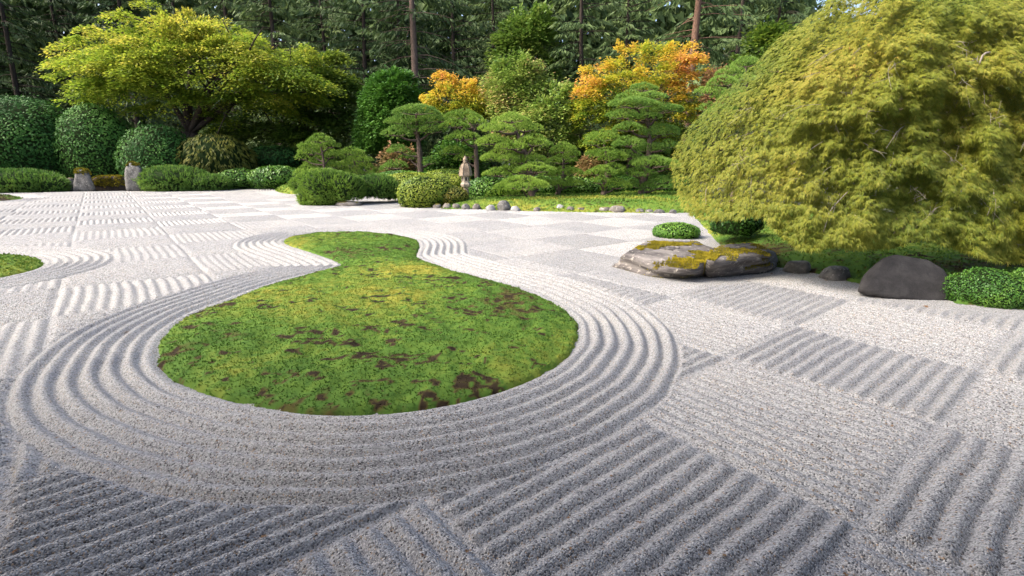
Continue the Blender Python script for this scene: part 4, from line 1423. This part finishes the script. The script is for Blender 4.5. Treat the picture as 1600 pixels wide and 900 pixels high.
for k, (a, b_, t, bt, q) in enumerate(E_):
    lab = EL[k]
    mt = {'m': M_rock_moss, 'g': M_rock_grey, 'b': M_rock_grey, 'p': M_rock_pale, 'l': M_rock_pale, 'w': M_rock_moss, 's': M_rock_pale}[q]
    if k == 5: mt = M_rock_pale
    simple_rock('edging_stone', lab, a, b_, t, bt, mt, 40 + k, 'stone', ES, sub=3, rough=.09, power=11)
simple_rock('edging_stone', 'flat brown stone under the wide spreading pine', 510, 570, 314, 323, M_rock_moss, 70, 'stone', None, sub=3, depth=.5)


# ------------------------------------------------------------------ stone lantern
def lantern():
    Y = 22.9
    s_ = mpp(Y)
    x = at(728, 300, Y)[0]
    z = lambda py: at(728, py, Y)[2]
    root = thing('stone_lantern', 'weathered tan stone lantern with a tall hexagonal roof among the azaleas', 'stone lantern', (x, Y, 0))
    c = (x, Y, 0)
    MB().lathe([(6.5 * s_, -.05), (6.5 * s_, z(320)), (5.2 * s_, z(317)), (4.2 * s_, z(312)), (3.9 * s_, z(304)), (4.4 * s_, z(303)), (4.4 * s_, z(301)), (3.9 * s_, z(300)), (4.0 * s_, z(294))], c, 24).build('post', M_lantern, root)
    MB().lathe([(3.8 * s_, z(294)), (6.6 * s_, z(291.5)), (7.8 * s_, z(289)), (7.8 * s_, z(287.3)), (6.0 * s_, z(285))], c, 6, R(12)).build('platform', M_lantern_pale, root, False)
    lb = MB().lathe([(5.7 * s_, z(285) + .003), (5.9 * s_, z(276)), (5.9 * s_, z(274.5))], c, 6, R(12)).build('light_box', M_lantern_pale, root, False)
    for k in range(6):
        a = R(12 + 30 + 60 * k)
        MB().box((x + 4.95 * s_ * math.cos(a), Y + 4.95 * s_ * math.sin(a), z(279.6)), (.5 * s_, 2.6 * s_, 5 * s_), a).build('window_opening', M_hole, lb, False)  # solid dark block standing in for a shaded window hole
    rf = MB().lathe([(5.6 * s_, z(274.5) + .003), (9.9 * s_, z(275)), (9.9 * s_, z(273)), (9.0 * s_, z(268)), (7.9 * s_, z(262.5)), (6.2 * s_, z(258)), (4.2 * s_, z(255.5)), (2.6 * s_, z(255))], c, 6, R(12)).build('roof', M_lantern, root, False)
    for k in range(6):
        a = R(12 + 60 * k)
        pr = [(9.9, 273.6), (9.0, 268), (7.9, 262.5), (6.2, 258), (4.2, 255.4)]
        MB().tube([(x + r * s_ * math.cos(a), Y + r * s_ * math.sin(a), z(py)) for r, py in pr], .55 * s_, 5).build('roof_rib', M_lantern, rf)
    MB().lathe([(2.6 * s_, z(255) + .002), (3.6 * s_, z(254)), (3.6 * s_, z(253)), (2.3 * s_, z(252)), (3.1 * s_, z(250.5)), (3.3 * s_, z(249)), (2.4 * s_, z(246.5)), (1.0 * s_, z(244.5)), (.25 * s_, z(243))], c, 16).build('finial', M_lantern, root)


lantern()


# ------------------------------------------------------------------ fallen maple leaves on the gravel
def leaf_mesh(seed):
    r_ = random.Random(seed)
    V, Fs = [(0, 0, .004)], []
    nl = 5
    for k in range(nl * 2 + 1):
        a = R(-150 + 300 * k / (nl * 2))
        rr = (1.0 if k % 2 else .38) * r_.uniform(.85, 1.1)
        V.append((rr * math.sin(a), rr * math.cos(a), .12 * r_.uniform(0, 1) + .04))
    V.append((.02, -1.0, .1))
    for k in range(nl * 2):
        Fs.append((0, k + 1, k + 2))
    Fs.append((0, nl * 2 + 1, nl * 2 + 2))
    me = bpy.data.meshes.new('fallen_leaf')
    me.from_pydata(V, [], Fs)
    a_ = me.attributes.new('tint', 'FLOAT', 'POINT')
    a_.data.foreach_set('value', np.full(len(V), r_.random(), np.float32))
    me.materials.append(M_leaf_litter)
    return me


LM = [leaf_mesh(k) for k in range(6)]
lp = [(197, 521, .045), (411, 845, .02), (300, 722, .02), (1447, 480, .05), (340, 697, .016), (566, 486, .03), (888, 812, .018), (1130, 880, .02), (962, 500, .03), (24, 866, .022), (118, 812, .02), (1240, 450, .04), (415, 850, .02), (730, 870, .018),
      (1500, 745, .02), (1385, 664, .02), (1545, 870, .018), (1020, 596, .02), (1190, 640, .02), (660, 715, .016), (530, 664, .018), (60, 850, .02), (1320, 905, .02), (1205, 428, .04), (1170, 440, .035), (1290, 438, .035), (1120, 792, .018), (1330, 800, .018)]
lr = random.Random(4)
lp += [(x_, y_, lr.uniform(.013, .022)) for x_, y_ in ((lr.uniform(20, 1580), lr.uniform(650, 890)) for _ in range(34)) if not (240 < x_ < 910 and y_ < 655)]
for k, (px, py, sz) in enumerate(lp):
    p_ = gnd(px, py)
    h_ = gravel_height(p_[None, :], True)[0][0]
    o = bpy.data.objects.new('fallen_leaf', LM[k % 6])
    COL.objects.link(o)
    o.location = (p_[0], p_[1], h_ + .004)
    o.rotation_euler = (rng.normal(0, .15), rng.normal(0, .15), rng.random() * 6.28)
    o.scale = (sz, sz, sz)
    lab = {0: 'reddish fallen leaf on the rings left of the gourd-shaped moss', 3: 'orange fallen leaf on the gravel below the low glossy shrub'}.get(k, 'small brown fallen leaf lying on the raked gravel')
    tag(o, lab, 'fallen leaf', None if k in (0, 3) else 'leaves fallen on the gravel')


# ------------------------------------------------------------------ the garden pavilion the view is taken from (unseen, its eave shaped to shade the gravel)
def pavilion():
    root = thing('pavilion', 'timber garden pavilion with a deep eave and veranda at the near edge of the gravel', 'pavilion', (0, -4, 0))
    m_wood = bark_mat('weathered_timber', (.10, .07, .05), (.24, .18, .13), 4)
    m_tile, nt, b = new_mat('roof_tile')
    nt.links.new(ramp(nt, nz(nt, pos(nt), 3, 4), [(.3, (.07, .07, .075)), (.7, (.13, .13, .135))]), b.inputs['Base Color'])
    b.inputs['Roughness'].default_value = .6
    m_pl, nt, b = new_mat('plaster')
    nt.links.new(ramp(nt, nz(nt, pos(nt), 2, 5), [(.3, (.40, .37, .32)), (.7, (.50, .47, .41))]), b.inputs['Base Color'])
    b.inputs['Roughness'].default_value = .9
    W = 9.0
    for k in range(22):
        MB().box((0, .75 - k * .2, .44), (2 * W, .192, .06)).build('floor_board', m_wood, root, False)
    for x in np.linspace(-W + .3, W - .3, 7):
        if abs(x) < 1.0:
            x = -.9
        MB().box((x, -1.0, 2.26), (.18, .18, 3.58)).build('post', m_wood, root, False)
        MB().box((x, -.2, .2), (.22, .22, .40)).build('foundation_stone', M_rock_grey, root, False)
    MB().box((0, -1.0, 4.18), (2 * W, .2, .26)).build('beam', m_wood, root, False)
    MB().box((0, -3.7, 1.9), (2 * W, .14, 2.9)).build('wall', m_pl, root, False)
    mb = MB()
    for (x0, x1) in ((-W - .8, W + .8),):
        y0, z0, y1, z1, y2 = EAVE, 3.25, -4.2, 5.6, -9.6
        t = .16
        mb.v = [(x0, y0, z0), (x1, y0, z0), (x1, y1, z1), (x0, y1, z1), (x1, y2, z0), (x0, y2, z0),
                (x0, y0, z0 + t), (x1, y0, z0 + t), (x1, y1, z1 + t), (x0, y1, z1 + t), (x1, y2, z0 + t), (x0, y2, z0 + t)]
        mb.f = [(0, 3, 2, 1), (3, 5, 4, 2), (6, 7, 8, 9), (9, 8, 10, 11), (0, 1, 7, 6), (5, 11, 10, 4), (0, 6, 9, 3), (3, 9, 11, 5), (1, 2, 8, 7), (2, 4, 10, 8)]
    mb.build('roof', m_tile, root, False)
    for k in range(36):
        x = -W + .25 + k * (2 * W - .5) / 35
        MB().tube([(x, EAVE - .12, 3.21), (x, -4.0, 5.43)], .05, 4).build('rafter', m_wood, root, False)


for k, (x, y, H_) in enumerate([(-11.0, -1.9, 17.0), (-11.5, .3, 16.0), (-14.0, -.9, 19.0)]):  # unseen firs added left of the view to keep sun off the foreground
    conifer(['fir left of the viewer at the corner of the pavilion', 'fir left of the viewer beside the near gravel', 'taller fir farther left of the viewer'][k], 0, y, H_, M_fir, 500 + k, r0=.22, lmax=3.4, z0=2.2, nb=110, per=34, x=x)

EAVE = 1.9
pavilion()
